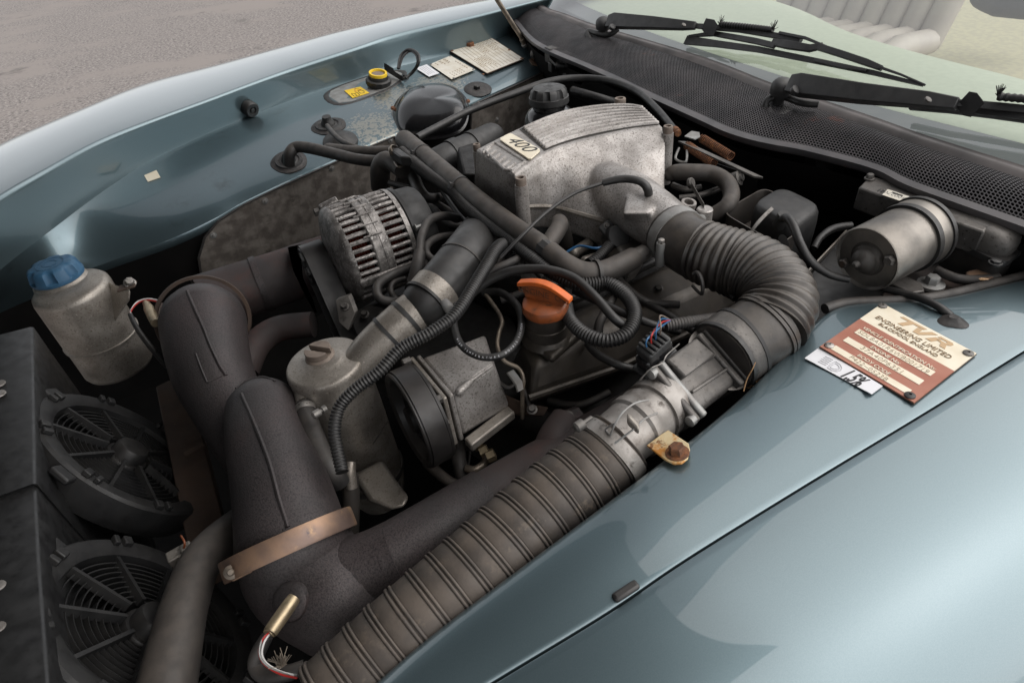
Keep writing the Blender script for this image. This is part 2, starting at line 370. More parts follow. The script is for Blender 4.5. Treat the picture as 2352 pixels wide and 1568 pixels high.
for i in range(NX+1):
    x = xs0+(xs1-xs0)*i/NX
    G, E_, O, Lw = (byx(c, x) for c in (cG, cE, cO, cL))
    mid = E_.lerp(O, .5)+V((0, 0, .016)); mid2 = E_.lerp(O, .15)+V((0, 0, .007)); mid3 = E_.lerp(O, .85)+V((0, 0, .015))
    lm = G.lerp(Lw, .5)+V((0, 0, .012)); l1 = G.lerp(Lw, .12)+V((0, 0, .0045)); l2 = G.lerp(Lw, .82)+V((0, 0, .013))
    up = lambda a, b, t: a.lerp(b, t)
    rows.append(([O+V((0, .10, -.32)), O+V((0, .045, -.07)), O, mid3, mid, mid2, E_, up(E_, G, .04), up(E_, G, .5)+V((0, .003, 0)), up(E_, G, .93)+V((0, .002, 0)), G],
                 [G, l1, lm, l2, Lw, Lw+V((0, .012, -.02))], [Lw+V((0, .01, -.018)), Lw+V((0, .02, -.5))]))
def sheet(rws):
    mb = MB(); mb.rings(rws, close=False); return mb
wear(m_paintworn, [(P(850, 262, 0), .14), (P(920, 215, 0), .16), (P(1010, 185, 0), .15), (P(880, 300, -.03), .14)], body.location)
fwg = sheet([r[0] for r in rows]).build('front_wing', m_paint, body, sd=1)
iw = sheet([r[1] for r in rows]).build('inner_wing', m_paintworn, body, sd=1)
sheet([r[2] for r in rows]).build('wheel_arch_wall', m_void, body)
# near side: deck, shut line, wing
inner = [(560, 1830), (700, 1705), (840, 1574), (980, 1452), (1200, 1287), (1430, 1116), (1590, 996), (1700, 905), (1780, 825), (1817, 784), (1876, 728), (1911, 702), (1961, 690), (2086, 686), (2179, 675), (2273, 653), (2352, 634), (2520, 590)]
shut = [(700, 1830), (900, 1707), (1123, 1568), (1400, 1400), (1563, 1289), (1855, 1108), (2135, 939), (2352, 804), (2700, 590)]
HI = [(500, -.055), (980, -.035), (1430, -.008), (1900, .004), (2520, .01)]
HS = [(500, -.045), (1123, -.025), (1563, -.004), (2135, .012), (2700, .018)]
cI = wcurve(inner, HI); cS = wcurve(shut, HS)
x0 = max(cI[0].x, cS[0].x); x1 = 1.45
rd = []; rw = []
for i in range(61):
    x = x0+(x1-x0)*i/60; I = byx(cI, x); s_ = byx(cS, x)
    d = (s_-I); d.z = 0; d.normalize(); w_ = (s_-I).length
    a = lambda t, z: I.lerp(s_, t)+V((0, 0, z))
    rd.append([I-d*.003+V((0, 0, -.10)), I-d*.003+V((0, 0, -.03)), I-d*.001+V((0, 0, -.010)), I+d*.004+V((0, 0, -.003)), I+d*.009, a(.35, .004), a(.7, .004), s_-d*.0004, s_+V((0, 0, -.0004)), s_+V((0, 0, -.003)), s_+V((0, 0, -.02))])
    q = s_+d*.0026
    rw.append([q+V((0, 0, -.02)), q+V((0, 0, -.003)), q+V((0, 0, -.0006)), q+d*.0004+V((0, 0, -.0002)), q+d*.05+V((0, 0, .004)), q+d*.12+V((0, 0, -.002)), q+d*.20+V((0, 0, -.03)), q+d*.27+V((0, 0, -.10)), q+d*.30+V((0, 0, -.2)), q+d*.31+V((0, 0, -.45))])
lg = sheet(rd).build('bonnet_ledge', m_paint, body, sd=1)
sheet(rw).build('front_wing', m_paint, body, sd=1)
from mathutils.bvhtree import BVHTree
bpy.context.view_layer.update()
def bvh(o):
    dg = bpy.context.evaluated_depsgraph_get(); e_ = o.evaluated_get(dg); me = e_.to_mesh()
    mw = o.matrix_world; t = BVHTree.FromPolygons([mw @ q.co for q in me.vertices], [tuple(p.vertices) for p in me.polygons]); e_.to_mesh_clear(); return t
BV = {'w': bvh(iw), 'd': bvh(lg), 'f': bvh(fwg)}
def W(u, v, lift=0.0, k='w'):
    d = ray(u, v).normalized(); h, n, _, _ = BV[k].ray_cast(EYE, d)
    if h is None: h, n, _, _ = BV[k].find_nearest(P(u, v, -.03))
    if n.dot(d) > 0: n = -n
    return h+n*lift, n
# bay walls and undertray
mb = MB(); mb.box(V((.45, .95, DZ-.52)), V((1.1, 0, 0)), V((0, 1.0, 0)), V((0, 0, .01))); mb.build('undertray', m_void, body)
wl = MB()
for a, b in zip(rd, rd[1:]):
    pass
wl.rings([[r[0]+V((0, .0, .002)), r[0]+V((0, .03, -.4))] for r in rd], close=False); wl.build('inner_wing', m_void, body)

# bump stop clip on the ledge
p = P(1437, 1362, -.012); d = (P(1466, 1346, -.01)-P(1410, 1382, -.012))/2
mb = MB(); mb.bar(p-d+V((0, 0, .004)), p+d+V((0, 0, .004)), frame(d, V((0, 0, 1)))[1]*.005, V((0, 0, .0035)))
tag(mb.build('rubber_stop', m_rubc, bevel=.003), 'small black rubber stop in the shut line of the near wing', 'rubber stop')
# ------------------------------------------------------------------ cowl, grille
HCU = .105; HCL = .075
cup = [(1205, -20), (1236, 21), (1290, 42), (1351, 66), (1460, 99), (1560, 130), (1648, 161), (1762, 208), (1908, 258), (2010, 294), (2116, 333), (2352, 410), (2600, 490)]
clo = [(1170, 30), (1192, 56), (1240, 104), (1351, 153), (1420, 184), (1491, 219), (1560, 250), (1622, 278), (1670, 300), (1726, 318), (1790, 332), (1856, 344), (2012, 385), (2086, 421), (2211, 466), (2352, 516), (2600, 605)]
cU_ = wcurve(cup, [(0, HCU)]) if False else [P(u, v, HCU) for u, v in cr(cup, 8)]
cLo = [P(u, v, HCL) for u, v in cr(clo, 8)]
def arcn(c, n):
    d = [(p, 0) for p in c]; L = alen(d); return [at(d, L[-1]*i/n, L)[0] for i in range(n+1)]
NA = 150
cu_a = arcn(cU_, NA); cl_a = arcn(cLo, NA)
def cs(s, t):
    """s along the strip 0-1, t across it 0 (bay side)-1 (glass side)"""
    f = min(max(s*NA, 0), NA-1e-6); i = int(f); k = f-i
    a = cl_a[i].lerp(cl_a[i+1], k); b = cu_a[i].lerp(cu_a[i+1], k)
    return a.lerp(b, t)+V((0, 0, .012*math.sin(math.pi*t)))
gl = thing('scuttle_grille', 'long black scuttle grille of hexagon mesh below the windscreen', 'grille', P(1776, 330, .07))
L = alen([(p, 0) for p in cl_a])[-1]
pit = .0062; ncol = int(L/pit); mb = MB()
for c in range(ncol):
    s = (c+.5)/ncol
    wid = (cs(s, 1)-cs(s, 0)).length; nr = max(1, int(wid*.93/(pit*.866)))
    for r_ in range(nr):
        ss = s+(.5/ncol if r_ % 2 else 0); tt = .04+.92*(r_+.5)/nr
        if ss > 1: continue
        hx = []
        for q, rr in ((0, 1.0), (0, .80), (-.0012, .80)):
            for k in range(6):
                a = math.pi/6+math.pi/3*k
                hx.append(cs(ss+math.cos(a)*rr*pit*.58/L, tt+math.sin(a)*rr*pit*.58/wid*1.0)+V((0, 0, q)))
        mb.add(hx, [(k, (k+1) % 6, 6+(k+1) % 6, 6+k) for k in range(6)]+[(6+k, 6+(k+1) % 6, 12+(k+1) % 6, 12+k) for k in range(6)])
o = mb.build('hexagon_mesh', m_grille, gl, smooth=False); o['kind'] = 'stuff'
fr = MB(); N_ = 120
fr.rings([[cs(i/N_, 0)+V((-.001, 0, -.014)), cs(i/N_, 0)+V((-.010, -.0, -.008)), cs(i/N_, 0)+V((-.012, 0, .0025)), cs(i/N_, .035)+V((0, 0, .003)), cs(i/N_, .05)+V((0, 0, -.002))] for i in range(N_+1)], close=False)
fr.build('front_rail', m_grille, gl, ang=50)
mb = MB()
mb.rings([[cs(i/N_, 1)-V((.004, 0, .001))+V((.0, 0, 0)), cs(i/N_, 1)+V((.004, 0, .006)), cs(i/N_, 1)+V((.010, 0, .008)), cs(i/N_, 1)+V((.020, 0, .005)), cs(i/N_, 1)+V((.024, 0, .008))] for i in range(N_+1)], close=False)
seal = mb.build('windscreen_seal', m_seal, None, ang=60, sd=1)
# black cavity behind the grille and the bulkhead
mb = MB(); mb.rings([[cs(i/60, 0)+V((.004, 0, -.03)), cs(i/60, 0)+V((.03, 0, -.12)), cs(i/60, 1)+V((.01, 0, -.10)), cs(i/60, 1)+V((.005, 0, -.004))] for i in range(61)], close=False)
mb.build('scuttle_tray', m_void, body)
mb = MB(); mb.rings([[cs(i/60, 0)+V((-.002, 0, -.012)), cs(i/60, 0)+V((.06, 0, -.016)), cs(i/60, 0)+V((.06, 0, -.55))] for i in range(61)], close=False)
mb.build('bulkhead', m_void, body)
# far corner of the scuttle, painted
# ------------------------------------------------------------------ windscreen and interior
ws = thing('windscreen', 'raked windscreen glass above the scuttle grille', 'windscreen', P(1800, 180, .11))
seal.parent = ws; seal.location = -ws.location; tagp = seal
mb = MB(); rws = []
for i in range(41):
    b = cs(i/40, 1)+V((.02, 0, .004)); rws.append([b, b+V((.30, 0, .15)), b+V((.75, 0, .36)), b+V((1.1, -.02, .50))])
mb.rings(rws, close=False); gls = mb.build('glass', m_glass, ws, sd=1)
dash = thing('dashboard', 'pale green dashboard top with a grey demister strip behind the glass', 'dashboard', P(1900, 150, .08))
def dcurve(pts, h): return arcn([P(u, v, h) for u, v in cr(pts, 6)], 40)
gr0 = dcurve([(1240, -6), (1400, 70), (1648, 156), (1908, 250), (2116, 326), (2352, 405), (2620, 490)], .085)
gr1 = dcurve([(1262, -30), (1330, 8), (1460, 62), (1620, 118), (1800, 176), (2000, 240), (2200, 292), (2352, 330), (2650, 410)], .085)
gn1 = dcurve([(1420, -120), (1600, -62), (1830, 2), (1960, 62), (2130, 112), (2240, 140), (2352, 168), (2600, 240)], .085)
mb = MB(); mb.rings([[a, b] for a, b in zip(gr0, gr1)], close=False); mb.build('demister_strip', m_dashgrey, dash)
mb = MB(); mb.rings([[a+V((0, 0, .0)), a+V((0, 0, .004)), a.lerp(b, .5)+V((0, 0, .012)), a.lerp(b, .93)+V((0, 0, .004)), b+V((0, 0, -.02)), b+V((.03, 0, -.3))] for a, b in zip(gr1, gn1)], close=False); mb.build('dash_pad', m_dash, dash, sd=1)
# seats and floor seen through the glass
def xplane(u, v, x): return PP(u, v, V((x, 0, 0)), V((1, 0, 0)))
fl = MB(); fl.box(V((3.2, 1.2, DZ-.35)), V((1.6, 0, 0)), V((0, 1.6, 0)), V((0, 0, .02)))
fl.build('cabin_floor', m_seaty, body)
fq = [xplane(u, v, 3.4) for u, v in ((2190, -300), (2215, 20), (2270, 44), (2420, 60), (2420, -300))]
mb = MB(); mb.prism(fq, V((.1, 0, 0))); mb.build('dark_cabin_panel', m_dashgrey, body, bevel=.05, seg=3)  # hanging slab standing in for an unidentified dark shape in the cabin
def seat(x, ya, yb):
    c = (ya+yb)/2; hw = abs(yb-ya)/2
    b = MB(); b2 = MB()
    for k in range(9):
        y = c-hw+hw*2*(k+.5)/9
        b.tube([(V((x-.42, y, DZ-.12)), hw*.125), (V((x-.2, y, DZ-.08)), hw*.13), (V((x, y, DZ-.1)), hw*.13)], 12, rnd=True)
        b2.tube([(V((x+.02, y, DZ-.1)), hw*.13), (V((x+.14, y, DZ+.12)), hw*.135), (V((x+.22, y, DZ+.4)), hw*.12)], 12, rnd=True)
    q = b.build('seat', m_seat, body); b2.build('backrest', m_seat, q)
ya = xplane(2145, 80, 2.55).y; yb = xplane(1760, -20, 2.55).y
seat(2.6, min(ya, yb), max(ya, yb))
# raised bonnet above the bay, out of shot: it shades the engine and shows in the paint
bon = thing('raised_bonnet', 'teal bonnet propped open high above the engine bay', 'bonnet', V((-.9, 1.1, DZ)))
rear = [(-.14, .70), (.10, .56), (.35, .52), (.62, .56), (.95, .66), (1.25, .80), (1.55, .86), (1.9, .82), (2.2, .70)]
rws = []
for y, x in cr(rear, 5):
    yf = .35+(y+.14)/2.34*1.6; k = ((y+.14)/2.34-.5)*2
    row = []
    for t in (0, .15, .35, .55, .75, .92, 1.0):
        xx = -.9+(x+.9)*t; row.append(V((xx, yf+(y-yf)*t**.7, DZ+.767*(xx+.9)+.05*(1-k*k)*math.sin(math.pi*t))))
    rws.append(row)
mb = sheet([[p+V((-.012, 0, .016)) for p in r] for r in rws]); mb.build('bonnet_skin', m_paint, bon)
mb = sheet(rws); mb.build('bonnet_liner', m_void, bon)

# ------------------------------------------------------------------ shared small builders
UP = V((0, 0, 1))
def corr(d, pitch, amp, sharp=1.0, q=6):
    """path with ring corrugations"""
    L = alen(d); n = max(4, int(L[-1]/pitch)*q); out = []
    for i in range(n+1):
        p, r = at(d, L[-1]*i/n, L); c = math.cos(2*math.pi*(i % q)/q)
        out.append((p, r*(1+amp*(abs(c)**sharp*(1 if c > 0 else -1)))))
    return out
def hose(name, label, cat, ctrl, mt, n=14, step=None, rnd=False, group=None, sub_=8):
    mb = MB().tube(path(ctrl, step, sub_), n, True, rnd)
    return tag(mb.build(name, mt, ang=50), label, cat, group)
def conduit(name, label, ctrl, group='corrugated cable conduits', pitch=.0048, amp=.10, mt=None):
    mb = MB().tube(corr(path(ctrl), pitch, amp, .7), 12)
    return tag(mb.build(name, mt or m_rubc, ang=75), label, 'conduit', group)
def band(d, a, b, grow, lip=0):
    s_ = sub(d, a, b, 6); mb = MB()
    q = [(s_[0][0], s_[0][1]*.96)]+[(p, r+grow) for p, r in s_]+[(s_[-1][0], s_[-1][1]*.96)]
    t0 = (s_[1][0]-s_[0][0]).normalized()*1e-4
    q[0] = (q[0][0]-t0, q[0][1]); q[-1] = (q[-1][0]+t0, q[-1][1])
    mb.tube(q, 28); return mb
def tie(label, d, at_, w_, mt=None, head=0.0, hr=.004):
    """cable tie round a path, with its square head at angle head"""
    L = alen(d); p, r = at(d, L[-1]*at_, L); p2, _ = at(d, L[-1]*min(1, at_+.02), L); p0, _ = at(d, L[-1]*max(0, at_-.02), L)
    ax = (p2-p0).normalized(); x, y, z = frame(ax)
    mb = MB(); mb.lathe(p, ax, [(-w_/2, r*.97), (-w_/2, r+.0014), (w_/2, r+.0014), (w_/2, r*.97)], 28, cap=False)
    hd = (x*math.cos(head)+y*math.sin(head)); mb.box(p+hd*(r+.003), hd*.003, ax*hr, hd.cross(ax)*hr*1.1)
    return tag(mb.build('cable_tie', mt or m_rubc), label, 'cable tie', 'black cable ties')

# ------------------------------------------------------------------ heat shields on the far inner wall
def inwall(u, v, off=0): # panel plane through the inner wing's lower edge, leaning a little
    return PP(u, v, V((SH0.x, SH0.y-off, SH0.z)), SHN)
SH0 = P(520, 497, -.098); SH1 = P(900, 316, -.055)
e = SH1-SH0; SHN = e.cross(V((0, .12, -1))).normalized()
def shield(pts, rivs, label):
    t = thing('heat_shield', label, 'heat shield', inwall(*pts[0], .012), 'foil heat shields along the far inner wing')
    pl = [inwall(u, v, .012) for u, v in pts]
    mb = MB(); mb.prism(pl, SHN*(.003 if SHN.y > 0 else -.003)); mb.build('foil_panel', m_foil, t)
    mb = MB(); k = pl+[pl[0]]
    for a, b in zip(k, k[1:]): mb.tube([(a-SHN*.001, .003), (b-SHN*.001, .003)], 6)
    mb.build('sealant_bead', m_sealant, t)
    for u, v in rivs:
        n = -SHN if SHN.y > 0 else SHN
        mb = MB(); mb.lathe(inwall(u, v, .013), n, [(0, .0085), (.0012, .0085), (.002, .004), (.004, .0035), (.0045, .0015)], 16); mb.build('rivet', m_grey, t)
    return t
shield([(456, 592), (470, 545), (500, 508), (560, 470), (625, 438), (690, 408), (760, 377), (830, 345), (905, 314), (925, 350), (905, 430), (885, 560), (760, 590), (600, 622), (500, 650), (462, 630)], [(490, 540), (609, 462), (762, 386), (897, 322)], 'long sooty foil heat shield behind the alternator')
SH0 = P(1085, 240, -.04); SH1 = P(1250, 166, -.028)
e = SH1-SH0; SHN = e.cross(V((0, .12, -1))).normalized()
shield([(1084, 242), (1140, 216), (1200, 189), (1252, 164), (1290, 170), (1290, 330), (1180, 360), (1078, 330)], [(1099, 238), (1142, 275)], 'short foil heat shield behind the black fluid reservoir')

# ------------------------------------------------------------------ things on the far inner wing
def cone_n(): return V((-.05, -.35, .93)).normalized()
WN = V((.05, -.22, .97)).normalized()
# black bulge cover
dome = thing('bulge_cover', 'glossy black moulded bulge cover with a riveted flange on the inner wing', 'cover', P(990, 260, -.01))
c0 = P(992, 262, -.012); ax_u = (P(1075, 225, -.005)-P(905, 300, -.02))/2; ax_v = V((0, 0, 1))
pl = [(897, 285), (898, 252), (915, 222), (945, 203), (985, 194), (1030, 197), (1062, 212), (1078, 235), (1080, 262), (1072, 300), (1040, 318), (990, 325), (930, 325), (905, 314)]
hh = [lerp_tab([(194, .015), (240, -.01), (325, -.075)], v) for u, v in pl]
base = [(W(u, v)[0] if v < 246 else P(u, v, h)) for (u, v), h in zip(pl, hh)]; cen = sum(base, V((0, 0, 0)))/len(base)
nb = V((-.1, -.62, .72)).normalized()
rws = []
for t, up in ((1.0, 0), (1.0, .004), (.93, .008), (.9, .022), (.8, .042), (.6, .058), (.35, .066), (.1, .068)):
    rws.append([cen+(b-cen)*t+nb*up for b in base])
mb = MB(); mb.rings(rws, True, True, True); mb.build('shell', m_gloss, dome, sd=2, ang=0)
for u, v in ((923, 212), (907, 302), (1070, 257)):
    q = min(base, key=lambda b: (b-PP(u, v, cen, nb)).length); q = cen+(q-cen)*.955
    mb = MB(); mb.bolt(q+nb*.008, nb, .0045, .003, 1.5); mb.build('screw', m_rust, dome)
# filler recess + cap
rc = thing('washer_filler', 'black screw cap with yellow rim in a pale recess by the far wing', 'filler cap', P(870, 195, 0))
HRC = W(840, 200)[0].z-DZ
ov = [(738, 228), (742, 213), (775, 197), (830, 178), (880, 164), (925, 158), (940, 165), (930, 185), (900, 205), (850, 225), (800, 242), (765, 246)]
ring_ = [W(u, v)[0] for u, v in ov]; RN = W(840, 205)[1]; cc = sum(ring_, V((0, 0, 0)))/len(ring_)
mb = MB(); mb.rings([[cc+(p-cc)*t+RN*z for p in ring_] for t, z in ((1.02, -.006), (1.0, .001), (.93, .003), (.84, -.001), (.80, -.003))], True, False, True); mb.build('gasket', m_sealant, rc, sd=1, ang=0)
mb = MB(); mb.rings([[cc+(p-cc)*t+RN*z for p in ring_] for t, z in ((.83, .0012), (.3, .0012))], True, False, True); mb.build('pale_recess', m_grey, rc, ang=0)
o = W(870, 196)[0]; r0 = px(o, 28)
mb = MB(); mb.lathe(o, WN, [(0, r0*.9), (.006, r0), (.02, r0), (.022, r0*.9), (.023, r0*.8), (.03, r0*.78), (.036, r0*.72)], 28, mod=lambda a, z: 1+.03*math.cos(14*a)*(z < .021)); mb.build('screw_cap', m_rubc, rc)
mb = MB(); mb.lathe(o+WN*.034, WN, [(0, r0*.56), (0, r0*.74), (.008, r0*.72), (.008, r0*.58), (.002, r0*.55)], 28, cap=False); mb.build('yellow_rim', m_yel, rc)
mb = MB(); mb.lathe(o+WN*.034, WN, [(0, r0*.56), (.003, r0*.5), (.004, 0)], 24); mb.build('cap_centre', m_plug, rc)
# yellow warning label
def quad(name, lab, cat, pts, h, mt, th=.0012, parent=None):
    if callable(h): w4 = [h(u, v) for u, v in pts]
    else: w4 = [P(u, v, h) for u, v in pts]
    n = (w4[1]-w4[0]).cross(w4[3]-w4[0]).normalized()
    if n.z < 0: n = -n
    mb = MB(); mb.prism(w4, n*th); o = mb.build(name, mt, parent)
    if lab: tag(o, lab, cat)
    return o, w4, n
lab = thing('warning_label', 'small yellow warning label with pictograms beside the screw cap', 'label', P(820, 213, HRC))
q, w4, n = quad('sticker', None, None, [(791, 209), (828, 200), (848, 214), (810, 226)], lambda u, v: PP(u, v, cc+RN*.0025, RN), m_yel, parent=lab)
ex = (w4[1]-w4[0]); ey = (w4[3]-w4[0])
def strokes(name, mt, par, O, ex, ey, n, lines, wd=.0011):
    mb = MB()
    for ln in lines:
        k = [O+ex*a+ey*b+n*.0016 for a, b in ln]
        for a, b in zip(k, k[1:]):
            d = (b-a); s_ = n.cross(d).normalized()*wd/2; mb.bar(a, b, s_, n*.0002)
    return mb.build(name, mt, par, smooth=False)
strokes('pictogram', m_black, lab, w4[0], ex, ey, n, [[(.15, .55), (.15, .9), (.5, .9), (.5, .55), (.33, .62), (.15, .55)], [(.33, .62), (.33, .9)]]+[[(.75+.15*math.cos(k*.785), .6+.2*math.sin(k*.785)) for k in range(9)]], .0016)
strokes('hazard_mark', m_red, lab, w4[0], ex, ey, n, [[(.45, .42), (.62, .08), (.85, .38), (.45, .42)]], .0016)
# connector + loop wire
cn = thing('wire_plug', 'black plug with a looped wire rising by the yellow rimmed cap', 'connector', P(895, 170, .02))
mb = MB(); a = P(886, 158, .03); b = P(922, 180, .012); mb.bar(a, b, V((0, .012, 0)), V((0, 0, .008))); mb.bar(a+V((0, 0, .012)), a+(b-a)*.5+V((0, 0, .012)), V((0, .008, 0)), V((0, 0, .005))); mb.build('plug_body', m_rubc, cn, bevel=.002)
mb = MB(); mb.tube(path([(914, 158, .04, 3), (921, 128, .07, 3), (940, 114, .085, 3), (960, 124, .08, 3), (962, 145, .06, 3), (950, 165, .03, 3), (934, 178, .015, 4)]), 8); mb.tube(path([(917, 158, .04, 2.5), (925, 132, .067, 2.5), (942, 118, .08, 2.5), (956, 128, .075, 2.5), (958, 148, .055, 2.5), (946, 166, .028, 2.5), (932, 180, .015, 4)]), 8); mb.build('wire', m_rubc, cn)
mb = MB(); mb.lathe(*W(930, 180), [(0, .014), (.004, .013), (.007, .006), (.012, .004)], 20); mb.build('grommet', m_rubc, cn)
# data plates
def plate(name, lab, pts, h, mt, slope):
    t = thing(name, lab, 'plate' if 'plate' in name else 'sticker', P(*pts[0], h))
    um = sum(p[0] for p in pts)/4; vm = sum(p[1] for p in pts)/4; c, slope = W(um, vm, .004)
    q, w4, n = quad(name.split('_')[-1]+'_sheet', None, None, pts, lambda u, v: PP(u, v, c, slope), mt, .0014, t)
    return t, w4, n
INN = V((-.06, -.14, .98)).normalized()
t1, w4, n = plate('data_plate', 'large cream data plate with faint lines and corner rivets on the inner wing', [(1035, 118), (1124, 85), (1202, 136), (1119, 169)], .022, m_plate, INN)
ex = w4[2]-w4[1]; ey = -(w4[1]-w4[0])   # text reads away from the far wing
O = w4[1]
def rowtext(par, O, ex, ey, n, rows_):
    for fx, fy, sz, body_, mt in rows_:
        text('lettering', body_, O+ex*fx+ey*fy, ex, n, sz, mt, par)
mb = MB(); k = w4+[w4[0]]
for a, b in zip(k, k[1:]): mb.bar(a, b, n.cross(b-a).normalized()*.003, n*.0012)
mb.build('rim', m_chassis, t1)
strokes('ruled_lines', m_ink, t1, O, ex, ey, n, [[(.05+(.0), f), (.95, f)] for f in (.12, .2, .28, .36, .44, .52, .60, .68, .76, .84)], .0009)
strokes('printed_words', m_ink, t1, O, ex, ey, n, [[(.04+.065*i, f), (.04+.065*i+random.uniform(.015, .05), f)] for f in (.06, .16, .24, .32, .40, .48) for i in range(random.randint(3, 7))]+[[(.5+.055*i, f), (.5+.055*i+random.uniform(.02, .04), f)] for f in (.56, .64, .72, .80) for i in range(random.randint(4, 8))], .0028)
for fx, fy in ((.02, .02), (.98, .03), (.98, .98), (.02, .97), (.0, .5), (.62, .02)):
    mb = MB(); mb.lathe(O+ex*fx+ey*fy+n*.0014, n, [(0, .0048), (.0015, .004), (.0022, .0015)], 12); mb.build('rivet', m_rust, t1)
t2, w4, n = plate('oil_plate', 'smaller white lubricant plate with black lettering beside the large data plate', [(987, 149), (1035, 129), (1091, 161), (1037, 183)], .016, m_plate, INN)
ex = w4[2]-w4[1]; ey = -(w4[1]-w4[0]); O = w4[1]
rowtext(t2, O, ex, ey, n, [(.05, .2, .022, 'TVR', m_black), (.34, .46, .026, 'Mobil', m_black), (.30, .68, .022, 'Mobil SHC', m_black), (.22, .92, .026, 'Mobil', m_black)])
strokes('printed_words', m_ink, t2, O, ex, ey, n, [[(.32+.09*i, .14), (.37+.09*i, .14)] for i in range(6)]+[[(.04+.09*i, f), (.10+.09*i, f)] for f in (.34, .40, .56, .62, .8) for i in range(3 if f < .6 else 2)]+[[(.70+.08*i, f), (.74+.08*i, f)] for f in (.38, .5, .6, .72, .84) for i in range(3)], .0022)
for fx, fy in ((.03, .04), (.97, .04), (.97, .96), (.03, .96)):
    mb = MB(); mb.lathe(O+ex*fx+ey*fy+n*.0014, n, [(0, .0042), (.0015, .0035), (.002, .0012)], 12); mb.build('rivet', m_steel, t2)
t3, w4, n = plate('printed_sticker', 'little white printed sticker left of the lubricant plate', [(955, 158), (980, 149), (1009, 169), (985, 177)], .012, m_white, INN)
ex = w4[2]-w4[1]; ey = -(w4[1]-w4[0]); O = w4[1]
strokes('printed_lines', m_greyink, t3, O, ex, ey, n, [[(.1, f), (.85, f)] for f in (.25, .42, .58, .74)], .002)
# bolts on the inner wing
def bolt_thing(u, v, h, rpx, lab, mt, n=None, wash=None):
    o, n0 = W(u, v); n = n or n0; r = px(o, rpx); t = thing('bolt', lab, 'bolt', o, 'bolts along the far inner wing')
    n = n or WN
    mb = MB(); mb.lathe(o, n, [(-.004, r*1.9), (.001, r*1.9), (.002, r*1.7)], 24); mb.build('washer', wash or mt, t)
    mb = MB(); mb.lathe(o, n, [(.001, r), (r*1.1, r), (r*1.25, r*.85)], 6); mb.build('head', mt, t)
bolt_thing(1008, 124, .014, 10, 'rusty bolt left of the large data plate', m_rust, wash=m_grey)
bolt_thing(1155, 76, .026, 10, 'orange rusty bolt above the large data plate', m_rust)
sl = thing('sealed_bolt', 'dark bolt in a teardrop of black sealant below the plates', 'bolt', P(1095, 205, -.02))
o, INN = W(1095, 206)
mb = MB(); mb.lathe(o, INN, [(0, .042), (.003, .038), (.005, .02)], 28, mod=lambda a, z: 1+.22*max(0, math.cos(a-.2))); mb.build('sealant_patch', m_sealant, sl)
mb = MB(); mb.lathe(o+INN*.004, INN, [(0, .011), (.01, .011), (.0115, .009)], 6); mb.build('head', m_rubc, sl)
# grommets with hoses
def grommet(u, v, h, rpx, lab, hosepts, hlab, mt=m_rubc):
    o, n = W(u, v); r = px(o, rpx)
    t = thing('grommet', lab, 'grommet', o, 'rubber grommets in the far inner wing')
    mb = MB(); mb.lathe(o, n, [(-.004, r*1.12), (.0015, r*1.10), (.003, r*.9), (.0045, r*.86)], 32, mod=lambda a, z: 1+.02*math.sin(5*a)); mb.build('sealant_ring', m_sealant, t)
    mb = MB(); mb.lathe(o, n, [(.002, r*.88), (.008, r*.8), (.008, r*.66), (.004, r*.6), (.006, r*.45), (.014, r*.4), (.02, r*.3), (.03, r*.27)], 32); mb.build('boot', mt, t)
    return t
grommet(755, 290, -.03, 36, 'round rubber grommet with a thin cable, next to the black bulge', None, '')
grommet(664, 372, -.06, 37, 'round rubber grommet with a curved hose, nearest the alternator', None, '')
hose('vent_hose', 'thick curved rubber hose rising out of the grommet near the alternator', 'hose', [(664, 378, -.02, 13), (666, 352, .01, 13), (682, 338, .02, 13), (715, 341, .02, 13), (770, 354, .015, 13), (820, 366, .015, 13), (870, 370, .015, 13), (905, 364, .015, 12)], m_rub)
hose('thin_cable', 'thin cable from the grommet by the bulge down to the hoses', 'cable', [(752, 290, .0, 6), (765, 306, .01, 6), (782, 322, .01, 6), (806, 334, .01, 6), (830, 342, .0, 6)], m_rub)
hose('heater_hose', 'straight grey rubber hose lying above the curved vent hose', 'hose', [(756, 343, .005, 14), (800, 348, .01, 14), (850, 350, .015, 14), (905, 349, .02, 14), (930, 345, .025, 13)], m_rub2, rnd=True)
mb = MB(); mb.lathe(*W(782, 326), [(0, .05), (.006, .048), (.012, .03), (.02, .02)], 28); tag(mb.build('blanking_plug', m_rubc, ang=50), 'flat black blanking plug half hidden behind the straight hose', 'plug')
o, n = W(568, 246, .012, 'f'); r = px(o, 18)
bf = thing('rubber_buffer', 'round black rubber buffer screwed to the far wing', 'buffer', o)
mb = MB(); mb.lathe(o-n*.01, n, [(0, r), (.02, r), (.025, r*.85), (.025, r*.5), (.02, r*.42)], 28); mb.build('pad', m_rubc, bf)
mb = MB(); mb.bolt(o+n*.010, n, r*.3, .003, 0); mb.build('screw', m_rubc, bf)
tag(quad('foil_tape', 'small square of cream tape stuck on the inner wing', 'tape', [(332, 405), (360, 393), (369, 409), (340, 419)], lambda u, v: W(u, v, .001)[0], m_ivory, .002)[0], 'small square of cream tape stuck on the inner wing', 'tape')
